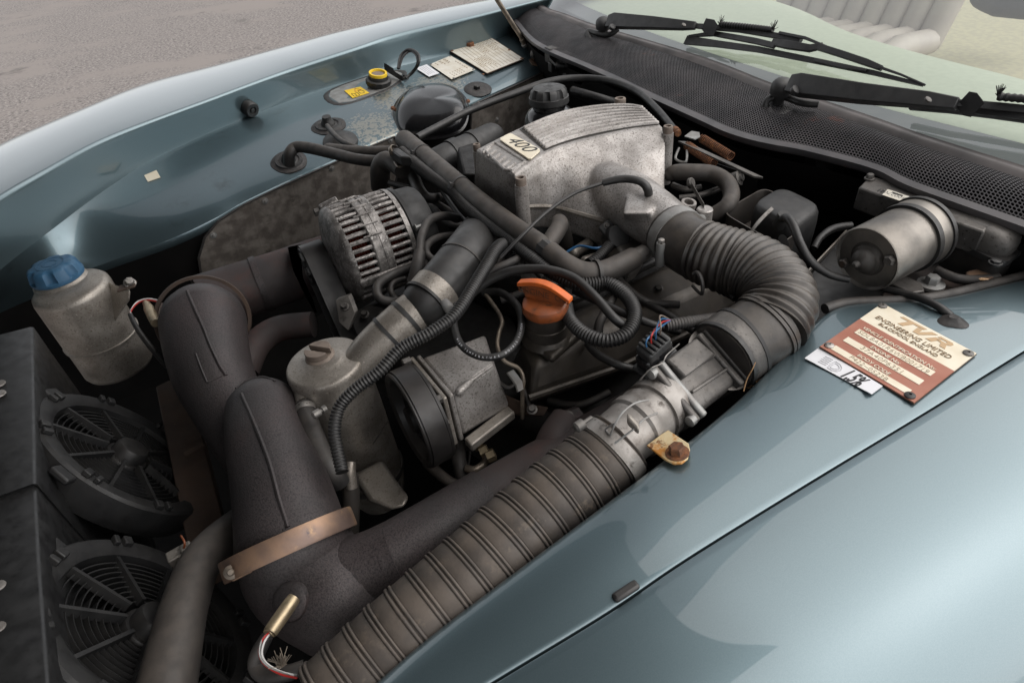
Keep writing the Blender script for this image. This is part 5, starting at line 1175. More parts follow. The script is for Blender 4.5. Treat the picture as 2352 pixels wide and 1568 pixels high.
hose('spigot_pipe', 'short dark spigot at the end of the bent coolant hose', 'pipe', [(1450, 596, .025, 20), (1480, 580, .025, 19)], m_candark, 20)
hose('branch_hose', 'hooked branch hose rising beside the black hose joint', 'hose', [(1255, 565, .05, 18), (1270, 545, .052, 20), (1285, 520, .05, 20), (1285, 512, .035, 20), (1292, 530, .01, 19), (1300, 560, -.03, 18)], m_rub2, 20)
cd = [(925, 352, .05, 15), (948, 372, .052, 15), (990, 404, .054, 15), (1040, 438, .055, 15), (1068, 470, .052, 15), (1110, 505, .05, 15), (1160, 540, .048, 15), (1220, 590, .042, 15), (1275, 630, .035, 15), (1330, 652, .028, 16), (1395, 652, .024, 16), (1440, 680, .02, 16), (1458, 722, .015, 16), (1440, 765, .012, 16), (1395, 782, .01, 16), (1345, 768, .01, 16), (1310, 735, .01, 15), (1300, 700, .0, 15)]
conduit('cable_conduit', 'corrugated conduit following the diagonal coolant hose and looping by the oil cap', cd)
conduit('cable_conduit', 'corrugated conduit climbing over the swirl pot to the fat top hose', [(1185, 640, .0, 12), (1172, 590, .02, 13), (1160, 562, .04, 14), (1140, 572, .05, 14), (1118, 608, .05, 14), (1085, 662, .05, 14), (1045, 722, .045, 14), (988, 764, .04, 14), (922, 800, .03, 14), (872, 852, .015, 14), (815, 895, .0, 14), (780, 935, -.015, 14), (768, 985, -.03, 14), (774, 1030, -.045, 14), (786, 1084, -.06, 14)])
conduit('cable_conduit', 'short corrugated conduit under the throttle sensor', [(1398, 565, .01, 12), (1375, 590, .01, 12), (1352, 605, .01, 12)])
cdp = path(cd)
for a, lb in ((.10, 'first cable tie along the diagonal hose, near the far wing'), (.45, 'cable tie on the diagonal hose before the joint')):
    d = path([(u, v, h-.004, r+12) for u, v, h, r in mh]); tie(lb, mp, a*1.0+.1, .007, m_rub, 1.2, .005)
tie('cable tie round the bent hose and conduit by the throttle elbow', path([(1340, 626, .035, 29), (1368, 628, .03, 30), (1400, 622, .028, 29)]), .5, .006, m_rub, 2, .004)
plg = thing('loom_plug', 'black loom plug with a steel key ring at the far end of the diagonal hose', 'connector', P(915, 345, .05))
mb = MB(); a = P(893, 352, .06); b = P(950, 368, .062); mb.bar(P(905, 350, .064), P(935, 372, .064), V((.008, -.010, 0)), UP*.011); mb.build('plug_body', m_rubc, plg, bevel=.003)
mb = MB(); mb.lathe(P(905, 346, .07), V((.4, -.6, .6)), [(-.006, .010), (-.004, .0125), (.004, .0125), (.006, .010)], 24, cap=False); mb.build('ring', m_strut, plg)
mb = MB(); mb.tube(path([(905, 372, .05, 2), (915, 384, .05, 2), (930, 376, .05, 2), (922, 362, .05, 2), (906, 368, .05, 2)]), 6); mb.build('wire', m_strut, plg)
hose('elbow_hose', 'thick elbow hose turning down behind the alternator', 'hose', [(925, 392, .03, 20), (905, 374, .035, 22), (884, 372, .03, 23), (874, 390, .01, 23), (874, 430, -.04, 22)], m_rub2, 24)
hose('stub_hose', 'short sheathed pipe beside the elbow hose', 'hose', [(950, 405, .02, 14), (965, 440, .01, 14), (985, 455, .0, 12), (1020, 452, -.02, 10)], m_rub, 16)
ap = thing('air_pipe', 'large black air pipe with a collar behind the diagonal hose', 'pipe', P(1050, 345, .02))
d = path([(985, 385, .0, 34), (1030, 362, .01, 34), (1090, 335, .01, 33), (1128, 316, .01, 32)])
MB().tube(d, 32, rnd=True).build('pipe', m_blk, ap); band(d, .3, .42, .003).build('collar', m_blk, ap); band(d, .62, .72, .003).build('collar', m_rubc, ap)
cb = thing('casting_bracket', 'black cast bracket beside the front corner of the plenum', 'bracket', P(1075, 360, .03))
mb = MB(); mb.prism([P(u, v, .05) for u, v in ((1052, 338), (1090, 326), (1098, 345), (1092, 400), (1066, 400))], V((0, .02, -.05))); mb.build('bracket', m_block, cb, bevel=.004)
hose('brake_cable', 'long black cable sweeping from the far wing past the reservoir to the throttle', 'cable', [(958, 316, .06, 8), (1000, 294, .06, 8), (1080, 254, .065, 8), (1180, 216, .075, 8), (1260, 188, .085, 8), (1330, 180, .085, 8), (1400, 186, .085, 8), (1462, 210, .08, 8), (1510, 252, .075, 8), (1548, 298, .07, 8)], m_rubc, 12)
hose('breather_tube', 'thin black breather tube arching over the plenum side', 'hose', [(1150, 592, .06, 4), (1200, 540, .085, 4), (1260, 484, .10, 4), (1320, 444, .11, 4), (1386, 420, .115, 4)], m_rubc, 10)
hose('breather_sleeve', 'thick black sleeve of the thin breather tube entering the plenum elbow', 'hose', [(1384, 420, .115, 8), (1430, 411, .12, 9), (1470, 417, .118, 9), (1488, 436, .105, 10), (1490, 466, .075, 10)], m_rubc, 14)
G = 'black rubber covered leads across the engine'
hose('ignition_lead', 'ignition lead standing with a long boot beside the alternator', 'cable', [(1050, 500, -.0, 10), (1015, 496, .02, 10), (985, 508, .03, 10), (968, 545, .025, 10), (964, 590, .01, 10)], m_rub, 12, group=G)
hose('lead_boot', 'long rubber boot at the foot of the standing ignition lead', 'boot', [(964, 580, .012, 14), (958, 615, .0, 15), (948, 650, -.02, 15)], m_rub, 14)
hose('ignition_lead', 'looped ignition lead between the standing lead and the top hose', 'cable', [(1060, 540, -.02, 9), (1010, 545, .0, 9), (982, 562, .01, 9), (982, 585, .0, 9), (1005, 605, -.01, 11)], m_rub, 12, group=G)
hose('ignition_lead', 'outer ignition lead looping below the alternator', 'cable', [(1010, 600, -.06, 10), (960, 610, -.04, 10), (900, 632, -.03, 11), (868, 655, -.03, 11), (872, 685, -.04, 11), (905, 695, -.05, 13), (940, 692, -.05, 16)], m_rub, 12, group=G)
hose('ignition_lead', 'inner ignition lead looping below the alternator', 'cable', [(930, 640, -.045, 7), (905, 648, -.04, 7), (898, 668, -.045, 7), (915, 690, -.06, 8), (960, 700, -.06, 9)], m_rub, 12, group=G)
ring_lead = [(1060, 640, .0, 9), (1046, 690, .0, 9), (1042, 740, .0, 9), (1058, 790, .0, 9), (1100, 818, .0, 9), (1150, 816, .0, 9), (1186, 785, .0, 9), (1198, 740, .0, 9), (1186, 700, .0, 9), (1150, 672, -.01, 9), (1110, 672, -.02, 9)]
hose('ignition_lead', 'printed ignition lead making a ring between top hose and oil cap', 'cable', ring_lead, m_rubc, 12, group=G)
hose('ignition_lead', 'ignition lead arching over the orange cap to the rocker cover', 'cable', [(1085, 672, .01, 11), (1130, 640, .03, 11), (1190, 620, .045, 11), (1260, 620, .05, 11), (1320, 640, .045, 11), (1370, 685, .035, 11), (1410, 730, .02, 11), (1450, 760, .0, 11)], m_rubc, 12, group=G)
hose('ignition_lead', 'upper ignition lead with white print from the top hose', 'cable', [(1085, 660, .01, 9), (1130, 622, .03, 9), (1170, 604, .035, 10), (1195, 590, .03, 10), (1198, 570, .0, 10)], m_rub, 12, group=G)
hose('ignition_lead', 'ignition lead crossing under the conduit loop to the meter plug', 'cable', [(1320, 668, .0, 9), (1370, 690, .005, 10), (1440, 722, .005, 10), (1500, 745, .0, 9), (1560, 762, -.02, 9)], m_rubc, 12, group=G)
hose('ignition_lead', 'short ignition lead crossing inside the conduit loop', 'cable', [(1415, 672, .01, 9), (1400, 700, .005, 10), (1378, 740, -.01, 11), (1372, 775, -.03, 12)], m_rub, 12, group=G)
hose('ignition_lead', 'low ignition lead curving below the conduit loop to the meter', 'cable', [(1350, 790, -.05, 9), (1375, 815, -.04, 10), (1420, 838, -.04, 10), (1470, 850, -.05, 10)], m_rubc, 12, group=G)
hose('ignition_lead', 'ignition lead passing behind the pale plug mount of the meter', 'cable', [(1490, 700, -.03, 9), (1530, 720, -.02, 9), (1600, 762, -.02, 10), (1660, 780, -.03, 10)], m_rubc, 12, group=G)
for i, pts in enumerate(([(1000, 470, -.04), (1060, 450, -.03), (1120, 500, -.03)], [(980, 460, -.05), (1040, 520, -.04), (1090, 500, -.04)], [(1120, 560, -.03), (1180, 575, -.02), (1250, 640, -.03)], [(1150, 690, -.06), (1240, 660, -.05), (1300, 650, -.05)], [(1420, 640, -.02), (1480, 690, -.04), (1560, 700, -.05)], [(1260, 920, -.16), (1330, 930, -.15), (1400, 900, -.14)])):
    hose('wiring_lead', ['dim lead under the long diagonal hose', 'dim crossing lead beside the alternator cover', 'dim lead beneath the fat top hose end', 'dim lead under the orange cap', 'dim lead under the convoluted hose', 'dim lead below the rocker cover'][i], 'cable', [(*p, 9) for p in pts], m_rub, 10)
# bright print on the ring lead
rp_ = path(ring_lead)
LR = alen(rp_)[-1]; tx = 'HIGH TEMPERATURE DOUBLE SILICON'
for i, chh in enumerate(tx):
    if chh == ' ': continue
    s_ = LR*(.36+.0105*i); p, r_ = at(rp_, s_); p2, _ = at(rp_, s_+.004); t_ = (p2-p).normalized(); nn = (EYE-p).normalized(); nn = (nn-t_*nn.dot(t_)).normalized()
    text('lettering', chh, p+nn*r_*1.0-nn.cross(t_)*.0015, t_, nn, .0042, m_greyink, bpy.data.objects['ignition_lead.004'], 'CENTER')
ds = thing('dipstick', 'bent thin steel dipstick tube beside the ring of ignition lead', 'dipstick', P(1150, 800, -.05))
MB().tube(path([(1098, 655, -.02, 4), (1122, 685, -.02, 5), (1152, 732, -.025, 5), (1146, 765, -.03, 5), (1143, 795, -.035, 5), (1158, 828, -.05, 5), (1190, 845, -.06, 5), (1202, 870, -.07, 5), (1200, 900, -.09, 5), (1200, 960, -.14, 5)]), 10).build('tube', m_strut, ds)
mb = MB(); mb.prism([P(u, v, -.06) for u, v in ((1165, 855), (1180, 848), (1200, 875), (1203, 893), (1190, 900), (1186, 885))], V((0, .004, -.004))); mb.build('bracket', m_grey, ds, bevel=.001)
# ------------------------------------------------------------------ throttle linkage
tl = thing('throttle_linkage', 'throttle bracket with a flat bar and return springs behind the plenum', 'linkage', P(1650, 370, .03))
def spring(a, b, r_, turns):
    mb = MB(); x, y, z = frame(b-a); d = []
    for k in range(turns*10+1):
        t_ = k/(turns*10); an = 2*math.pi*k/10; d.append((a.lerp(b, t_)+(x*math.cos(an)+y*math.sin(an))*r_, .0011))
    mb.tube(d, 5); return mb
spring(P(1578, 334, .06), P(1640, 376, .05), .0085, 20).build('return_spring', m_rust, tl)
spring(P(1612, 318, .06), P(1680, 360, .05), .0085, 20).build('return_spring', m_rust, tl)
mb = MB(); a = P(1566, 326, .065); b = P(1742, 408, .055); mb.bar(a, b, V((.004, -.007, 0)), UP*.002); mb.build('flat_bar', m_candark, tl, bevel=.0006)
mb = MB(); mb.prism([P(1742, 408, .053), P(1738, 430, .03), P(1745, 445, .01), P(1715, 470, -.02), P(1660, 420, .0), P(1600, 360, .03)], V((.002, .004, 0))); mb.build('web_plate', m_block, tl)
mb = MB(); mb.prism([P(u, v, .07) for u, v in ((1572, 315), (1588, 303), (1606, 306), (1608, 316), (1596, 322))], UP*.002); mb.build('lug', m_grey, tl)
mb = MB(); mb.lathe(P(1549, 299, .07), (P(1570, 318, .068)-P(1549, 299, .07)), [(0, .009), (.012, .009), (.013, .007), (.02, .007)], 12); mb.build('rusty_nut', m_rust, tl)
mb = MB(); mb.tube(path([(1560, 340, .055, 3), (1552, 365, .04, 3), (1575, 372, .04, 3), (1578, 345, .055, 3)]), 6); mb.build('hook', m_grey, tl)
mb = MB(); mb.lathe(P(1690, 412, .04), V((.3, -.8, .5)), [(-.02, .014), (.008, .014), (.01, .008), (.014, .007)], 20); mb.build('pivot', m_candark, tl)
hose('bypass_hose', 'fat hooked bypass hose behind the throttle elbow', 'hose', [(1538, 402, .045, 14), (1552, 396, .05, 18), (1594, 396, .052, 19), (1636, 400, .05, 19), (1668, 418, .045, 19), (1680, 446, .04, 19), (1670, 472, .035, 18), (1640, 492, .02, 17)], m_rub2, 26, rnd=True)
mb = MB(); o = P(1582, 466, .04); r = px(o, 18)
mb.lathe(o, (UP+V((.0, -.2, 0))), [(-.04, r*.9), (0, r), (.002, r*.95), (.002, r*.62), (-.02, r*.58)], 28); tag(mb.build('stub_pipe', m_alu), 'open ended alloy stub on the throttle elbow', 'pipe')
mb = MB(); mb.bar(P(1588, 424, .06), P(1617, 474, .05), V((.002, .002, 0)), UP*.005); mb.lathe(P(1587, 421, .058), V((.2, -.9, .4)), [(-.003, .010), (.003, .010)], 18); tag(mb.build('lever', m_candark, bevel=.0006), 'slim drilled steel lever beside the alloy stub', 'lever')
jt = thing('clamp_joint', 'pale alloy pinch joint between elbow clip and black canister', 'joint', P(1622, 485, .03))
mb = MB(); o = P(1618, 488, .04); mb.lathe(o, UP, [(-.03, .014), (.006, .014), (.008, .012), (.008, .0)], 20); mb.build('barrel', m_alu, jt); mb = MB(); mb.lathe(o+V((-.016, -.006, -.004)), V((-.5, -.7, .2)), [(-.006, .008), (.004, .008), (.005, .005)], 14); mb.build('bolt', m_grey, jt)
for i, pts in enumerate(([(1545, 425, .02), (1575, 435, .02), (1610, 430, .02)], [(1560, 455, .01), (1610, 448, .015), (1655, 432, .02)])):
    hose('linkage_rod', ['upper grey rod under the bypass hose', 'lower grey rod under the bypass hose'][i], 'rod', [(*p, 7) for p in pts], m_candark, 10)

# ------------------------------------------------------------------ right hand corner: canister, domes, boxes
fp = thing('ledge_panel', 'dusty black panel and brown strip under the canisters at the near corner', 'panel', P(2000, 660, -.03))
mb = MB(); mb.prism([P(u, v, -.022) for u, v in ((1820, 790), (1850, 640), (1950, 520), (2030, 520), (2100, 640), (2090, 700), (1960, 705), (1900, 740))], V((0, 0, -.02))); mb.build('black_panel', m_blk, fp, bevel=.004)
mb = MB(); mb.prism([P(u, v, -.018) for u, v in ((2020, 690), (2060, 610), (2420, 560), (2420, 640), (2280, 662), (2180, 686))], V((0, 0, -.02))); mb.build('brown_strip', m_sheet, fp, bevel=.002)
mb = MB(); mb.bar(P(1850, 632, -.005), P(1952, 524, -.005), V((.004, .002, 0)), UP*.004); mb.build('edge_strip', m_aludirt, fp)
mb = MB(); mb.bolt(P(2138, 652, -.012), UP, .010, .012, 1.9); mb.build('stud_nut', m_grey, fp)
# sealing strip along the ledge edge at the corner
sl_ = [(1905, 708), (1961, 694), (2086, 689), (2179, 678), (2273, 656), (2352, 636), (2480, 600)]
mb = MB(); mb.tube([(p+V((.0, .006, -.004)), .008) for p in arcn([P(u, v, .004) for u, v in cr(sl_, 6)], 40)], 10); tag(mb.build('edge_seal', m_rub), 'grey rubber edge seal round the near corner of the ledge', 'seal')
A = P(1988, 596, .045); B = P(2076, 550, .048); ax = (B-A).normalized(); r = px(A, 77); Lc = (B-A).length
cn_ = thing('wiper_motor', 'round zinc plated motor canister with a domed end and rubber band', 'motor', A-UP*r)
mb = MB(); mb.lathe(A, ax, [(.004, r*.2), (.004, r*.90), (0, r*.97), (.002, r), (Lc, r), (Lc*1.5, r*.98), (Lc*1.5, 0)], 56); mb.build('canister', m_can, cn_)
mb = MB(); mb.lathe(A+ax*.0035, ax, [(-.030, 0), (-.0295, r*.06), (-.027, r*.10), (-.022, r*.11), (-.020, r*.20), (-.015, r*.30), (-.010, r*.35), (-.006, r*.37), (-.004, r*.44), (.0, r*.47), (.001, r*.6), (.001, r*.92), (.003, r*.93)], 48); mb.build('end_cap', m_dustblk, cn_)
x, y, z = frame(ax)
for a in (1.15, 4.1):
    mb = MB(); mb.lathe(A+(x*math.cos(a)+y*math.sin(a))*r*.75+ax*.003, -ax, [(0, .008), (.006, .008), (.008, .006)], 6); mb.build('screw', m_candark, cn_)
mb = MB(); mb.lathe(A, ax, [(Lc*1.0, r), (Lc*1.0, r*1.09), (Lc*1.10, r*1.10), (Lc*1.12, r*1.0)], 56, cap=False); mb.build('rubber_band', m_rubc, cn_)
mb = MB(); mb.lathe(A, ax, [(Lc*1.11, r), (Lc*1.11, r*1.06), (Lc*1.36, r*1.08), (Lc*1.37, r)], 56, cap=False); mb.build('steel_band', m_can, cn_)
mb = MB(); mb.lathe(A, ax, [(Lc*1.35, r), (Lc*1.35, r*1.13), (Lc*1.43, r*1.13), (Lc*1.45, r)], 56, cap=False); mb.build('rubber_band', m_rubc, cn_)
mb = MB(); mb.prism([P(u, v, -.01) for u, v in ((2030, 655), (2070, 640), (2115, 660), (2120, 678), (2090, 682))], UP*.008); mb.build('foot', m_candark, cn_, bevel=.002)
hose('motor_cable', 'black cable from the motor canister into the near ledge', 'cable', [(2000, 655, -.0, 8), (2035, 664, .004, 8), (2100, 680, .012, 9), (2148, 700, .018, 9), (2178, 722, .012, 10), (2190, 742, -.01, 11)], m_rubc, 14)
mb = MB(); c, n = W(2188, 738, 0, 'd'); mb.lathe(c, n, [(0, px(c, 30)), (.002, px(c, 26)), (.004, px(c, 16)), (.008, px(c, 10))], 28, mod=lambda a, z_: 1+.1*math.sin(3*a)); tag(mb.build('cable_grommet', m_sealant), 'sealant ringed cable grommet beside the identification plate', 'grommet')
def rq(Q, sc, dz, e=3.2, n=36, t=None):
    c = sum(Q, V())/4; out = []
    for k in range(n):
        a = 2*math.pi*k/n; ca, sa = math.cos(a), math.sin(a)
        u_ = math.copysign(abs(ca)**(2/e), ca)*sc; v_ = math.copysign(abs(sa)**(2/e), sa)*sc
        s1, t1_ = (u_+1)/2, (v_+1)/2
        out.append(Q[0].lerp(Q[1], s1).lerp(Q[3].lerp(Q[2], s1), t1_)+UP*dz)
    return out
Q = [P(2162, 540, .03), P(2206, 508, .03), P(2352, 566, .03), P(2300, 606, .03)]
dm = thing('motor_dome', 'dull grey oblong dome with rust by the grille at the right edge', 'dome', sum(Q, V())/4)
mb = MB(); mb.rings([rq(Q, .98, .0, 2.6), rq(Q, 1.0, .014, 2.8), rq(Q, .97, .022, 2.8), rq(Q, .88, .030, 2.6), rq(Q, .7, .035, 2.5), rq(Q, .35, .037, 2.4), rq(Q, .05, .0375, 2)], True, True, True); mb.build('dome', m_candark, dm, ang=60)
mb = MB(); mb.rings([rq(Q, 1.10, -.006, 6), rq(Q, 1.12, -.002, 6), rq(Q, 1.10, .003, 6), rq(Q, .9, .004, 5)], True, True, True); mb.build('flange', m_rubc, dm)
mb = MB(); mb.rings([rq(Q, 1.0, -.006, 4), rq(Q, 1.0, -.05, 4)], True, True, True); mb.build('base', m_block, dm)
mb = MB(); mb.bolt(P(2286, 604, .036), UP, .007, .004, 1.3); mb.build('screw', m_rubc, dm)
hose('motor_loom', 'dusty black loom tucked below the oblong dome', 'cable', [(2150, 620, .0, 10), (2200, 640, .0, 11), (2250, 642, .0, 11), (2292, 636, .0, 10)], m_rub, 12)
tag(MB().prism([P(u, v, .0) for u, v in ((2215, 630), (2262, 618), (2298, 632), (2270, 650), (2225, 645))], UP*.006).build('foam_pad', m_copper, bevel=.003), 'crumpled brown foam pad under the oblong dome', 'foam pad')
Q = [P(1972, 430, .065), P(2000, 402, .065), P(2290, 492, .065), P(2262, 532, .065)]
ecu = thing('ignition_module', 'dusty grey module box with a pale part label below the grille', 'box', sum(Q, V())/4)
mb = MB(); mb.prism(Q, UP*-.04); mb.build('case', m_candark, ecu, bevel=.003)
q, w4, n = quad('part_label', None, None, [(2026, 448), (2039, 435), (2094, 454), (2081, 467)], .0658, m_plate, .0006, ecu)
ex = w4[2]-w4[1]; ey = w4[3]-w4[0]
text('lettering', '60027021', w4[2]-ex*.12+(w4[3]-w4[2])*.35, -ex, n, .012, m_black, q, 'LEFT')
strokes('printed_line', m_black, q, w4[0], w4[1]-w4[0], w4[3]-w4[0], n, [[(.72, .25), (.72, .7)]], .002)
mb = MB(); mb.bolt(P(1997, 410, .067), UP, .006, .007, 1.4); mb.build('screw', m_candark, ecu)
mb = MB(); mb.lathe(P(1880, 385, .02), V((.8, -.5, 0)), [(-.02, .03), (.0, .032), (.012, .03), (.012, .018), (.05, .016), (.05, .011), (.10, .011)], 24); tag(mb.build('bulkhead_spigot', m_block), 'dark pipe spigot on the bulkhead beside the module box', 'spigot')
# black boxed unit with strap
Q = [P(1660, 498, .02), P(1754, 442, .02), P(1878, 506, .02), P(1788, 572, .02)]
bx = thing('strapped_unit', 'black plastic unit held in an open tray by a bright strap', 'unit', sum(Q, V())/4)
mb = MB(); mb.rings([rq(Q, 1.0, -.06, 7), rq(Q, 1.03, .006, 7), rq(Q, 1.045, .009, 7), rq(Q, 1.01, .009, 7), rq(Q, .995, .004, 7), rq(Q, .97, -.045, 7)], True, True, True); mb.build('tray', m_rub2, bx, ang=50)
Q2 = [q+V((.018, -.016, .012)) for q in Q]
mb = MB(); mb.rings([rq(Q2, .76, -.08, 5), rq(Q2, .78, -.012, 5), rq(Q2, .77, .004, 4.5), rq(Q2, .72, .012, 4), rq(Q2, .66, .0145, 4), rq(Q2, .45, .016, 3.6), rq(Q2, .1, .016, 3)], True, True, True); mb.build('cover', m_blk, bx, ang=60)
sp3 = [P(1714, 552, .004), P(1722, 538, .03), P(1742, 512, .0455), P(1770, 484, .0455), P(1792, 469, .04), P(1806, 468, .02)]
sp3 = [V(q) for q in cr([tuple(p) for p in sp3], 5)]
mb = MB(); wv = V((.0055, .0045, 0)); mb.rings([[p-wv+UP*.001, p+wv+UP*.001, p+wv+UP*.0025, p-wv+UP*.0025] for p in sp3], True); mb.build('strap', m_aluclean, bx)
mb = MB(); o = P(1797, 505, .044); mb.lathe(o, V((-.1, -.2, 1)), [(-.012, .013), (.006, .011), (.012, .010), (.012, 0)], 24); mb.build('cable_boot', m_rubc, bx)
mb = MB(); mb.lathe(P(1798, 556, .03), V((-.1, -.75, .6)), [(0, .009), (.0015, .009), (.002, .007), (.002, 0)], 20, mod=lambda a, z_: 1+.35*abs(math.cos(a))); mb.build('keyhole_plug', m_void, bx)
mb = MB(); mb.bar(P(1725, 545, .006), P(1735, 560, .004), V((.005, .003, 0)), UP*.006); mb.build('clip', m_brass, bx)
hose('unit_cable', 'black cable curving from the strapped unit to the motor canister', 'cable', [(1797, 503, .07, 9), (1808, 500, .078, 10), (1822, 518, .075, 10), (1838, 560, .06, 10), (1862, 600, .04, 10), (1905, 630, .022, 9), (1950, 642, .015, 8)], m_rubc, 14)
hose('short_cable', 'short dark cable arching left of the motor canister', 'cable', [(1870, 570, -.0, 8), (1885, 545, .01, 8), (1915, 525, .015, 9), (1955, 518, .015, 9)], m_rubc, 12)
# loose black clip over the engine
tag(MB().tube(path([(1590, 656, .02, 3.5), (1612, 675, .02, 4), (1612, 645, .04, 5), (1602, 626, .045, 5), (1592, 630, .04, 4)]), 8).build('loose_tie', m_rub), 'loose curled cable tie hanging under the convoluted hose', 'cable tie')

# ------------------------------------------------------------------ windscreen wipers
bpy.context.view_layer.update(); BV['g'] = bvh(gls)
def PG(u, v, h):
    """a point clear of the glass where the glass lies behind it, else at height h"""
    d = ray(u, v).normalized(); q, n, _, _ = BV['g'].ray_cast(EYE, d)
    if q is None: return P(u, v, h)
    return q-d*(max(.010, h-.108)/max(.35, abs(d.z)))
def gpath(ctrl, step):
    q = []
    for u, v, h, r in ctrl:
        p = PG(u, v, h); q.append((p.x, p.y, p.z, px(p, r)))
    return wpath(q, step)
def taper(pts, n=8):
    """(u, v, h, half width px, half thick m) -> flat bar loft"""
    W_ = [(PG(u, v, h), px(PG(u, v, h), w_), t_) for u, v, h, w_, t_ in pts]; rw_ = []
    for i, (p, w_, t_) in enumerate(W_):
        d = (W_[min(i+1, len(W_)-1)][0]-W_[max(i-1, 0)][0]).normalized(); s_ = V((0, 0, 1)).cross(d).normalized(); up = d.cross(s_)
        if up.z < 0: up = -up
        # lean the section so that its flat faces the viewer
        s2 = (s_*.55+up*.8).normalized(); u2 = d.cross(s2).normalized()
        rw_.append([p+s2*w_+u2*t_, p-s2*w_+u2*t_, p-s2*w_*.94-u2*t_, p+s2*w_*.94-u2*t_])
    return MB().rings(rw_, True)
def wiper(lab, piv, arm, rod, blade, bridge, sleeve, hosepts, seat_):
    t = thing('windscreen_wiper', lab, 'wiper', PG(*piv[:3]), 'windscreen wipers parked along the scuttle')
    o = PG(*piv[:3]); r_ = px(o, piv[3])
    mb = MB(); mb.lathe(o, (UP+V((-.25, -.25, 0))), [(-.05, r_*.5), (-.016, r_*.6), (-.014, r_*.98), (-.004, r_), (.004, r_*.95), (.010, r_*.75), (.013, r_*.4), (.0135, 0)], 32); mb.build('spindle_cap', m_blk, t)
    mb = MB(); c = PG(*seat_); mb.lathe(c, UP+V((-.2, 0, 0)), [(-.004, r_*1.15), (.003, r_*1.15), (.005, r_*.8), (.02, r_*.55)], 28); mb.build('spindle_washer', m_grey, t)
    taper(arm).build('arm', m_blk, t, bevel=.0018)
    taper(rod).build('arm_strip', m_blk, t, bevel=.0008)
    q = arm[-2]; mb = MB(); mb.lathe(PG(q[0], q[1], q[2]+.008), UP+V((0, -.6, 0)), [(0, .006), (.003, .006), (.004, .004)], 14); mb.build('rivet', m_candark, t)
    q = arm[0]; mb = MB(); mb.lathe(PG(q[0]+8, q[1]+12, q[2]+.006), UP+V((0, -.8, 0)), [(-.004, .009), (.004, .009), (.005, .007)], 18); mb.build('pivot_pin', m_blk, t)
    b = taper([(a_, b_, c_, d_*.72, e_) for a_, b_, c_, d_, e_ in blade]).build('blade', m_rubc, t)
    for br in bridge: taper([(a_, b_, c_, d_*.78, e_) for a_, b_, c_, d_, e_ in br]).build('blade_bridge', m_blk, t, bevel=.0008)
    c = rod[1]; mb = MB(); mb.box(PG(c[0], c[1], c[2]+.004), (PG(c[0]+10, c[1]+2, c[2])-PG(c[0], c[1], c[2])), UP*.013+V((0, -.006, 0)), V((.002, .009, .006))); mb.build('strap_clip', m_blk, t, bevel=.002)
    mb = MB(); mb.tube([(p, r2*(1+.12*((i % 2)*2-1))) for i, (p, r2) in enumerate(gpath(sleeve, .004))], 10); mb.build('jet_sleeve', m_rubc, t)
    for e_ in (sleeve[0], sleeve[-1]):
        mb = MB(); o = PG(*e_[:3])
        for k in range(22):
            b_ = o+V((random.uniform(-.010, .010), random.uniform(-.006, .006), random.uniform(.004, .020))); mb.tube([(o, .0008), (b_, .0005)], 4)
        q = mb.build('frayed_end', m_rubc, t); q['kind'] = 'stuff'
    MB().tube(path(hosepts), 12).build('washer_tube', m_rubc, t)
    return t
wiper('farther windscreen wiper with a folded blade assembly', (1386, 52, .150, 18),
      [(1398, 51, .152, 13, .010), (1410, 49, .154, 16, .011), (1500, 54, .15, 13, .010), (1570, 59, .145, 10, .008), (1598, 60, .142, 8, .006)],
      [(1594, 60, .14, 5, .004), (1630, 63, .138, 6, .004), (1700, 69, .135, 6, .004), (1790, 84, .132, 6, .004), (1838, 97, .128, 8, .005)],
      [(1576, 93, .118, 13, .004), (1650, 102, .12, 10, .003), (1740, 114, .12, 9, .003), (1880, 142, .12, 8, .003), (2007, 168, .12, 7, .003), (2120, 196, .12, 4, .003)],
      [[(1582, 84, .124, 3, .003), (1640, 78, .127, 7, .004), (1735, 95, .129, 8, .004), (1780, 106, .129, 8, .004)],
       [(1775, 98, .130, 9, .005), (1810, 104, .131, 11, .006), (1860, 112, .131, 10, .005), (1890, 106, .13, 9, .004)],
       [(1872, 106, .130, 9, .005), (1930, 124, .129, 9, .005), (1990, 144, .127, 9, .005), (2026, 158, .124, 7, .004)],
       [(1790, 76, .137, 4, .003), (1850, 88, .136, 4, .003), (1900, 108, .132, 3, .002)],
       [(2018, 154, .127, 4, .002), (2070, 172, .124, 3, .002), (2125, 196, .121, 3, .002)], [(1870, 138, .123, 4, .002), (1930, 152, .124, 6, .003), (1990, 162, .123, 4, .002)]],
      [(1654, 56, .145, 6), (1720, 62, .143, 6), (1776, 69, .14, 6)],
      [(1420, 66, .13, 6), (1400, 80, .115, 6), (1372, 77, .115, 6), (1352, 72, .115, 6), (1352, 84, .105, 6), (1366, 104, .088, 6)], (1395, 92, .085))
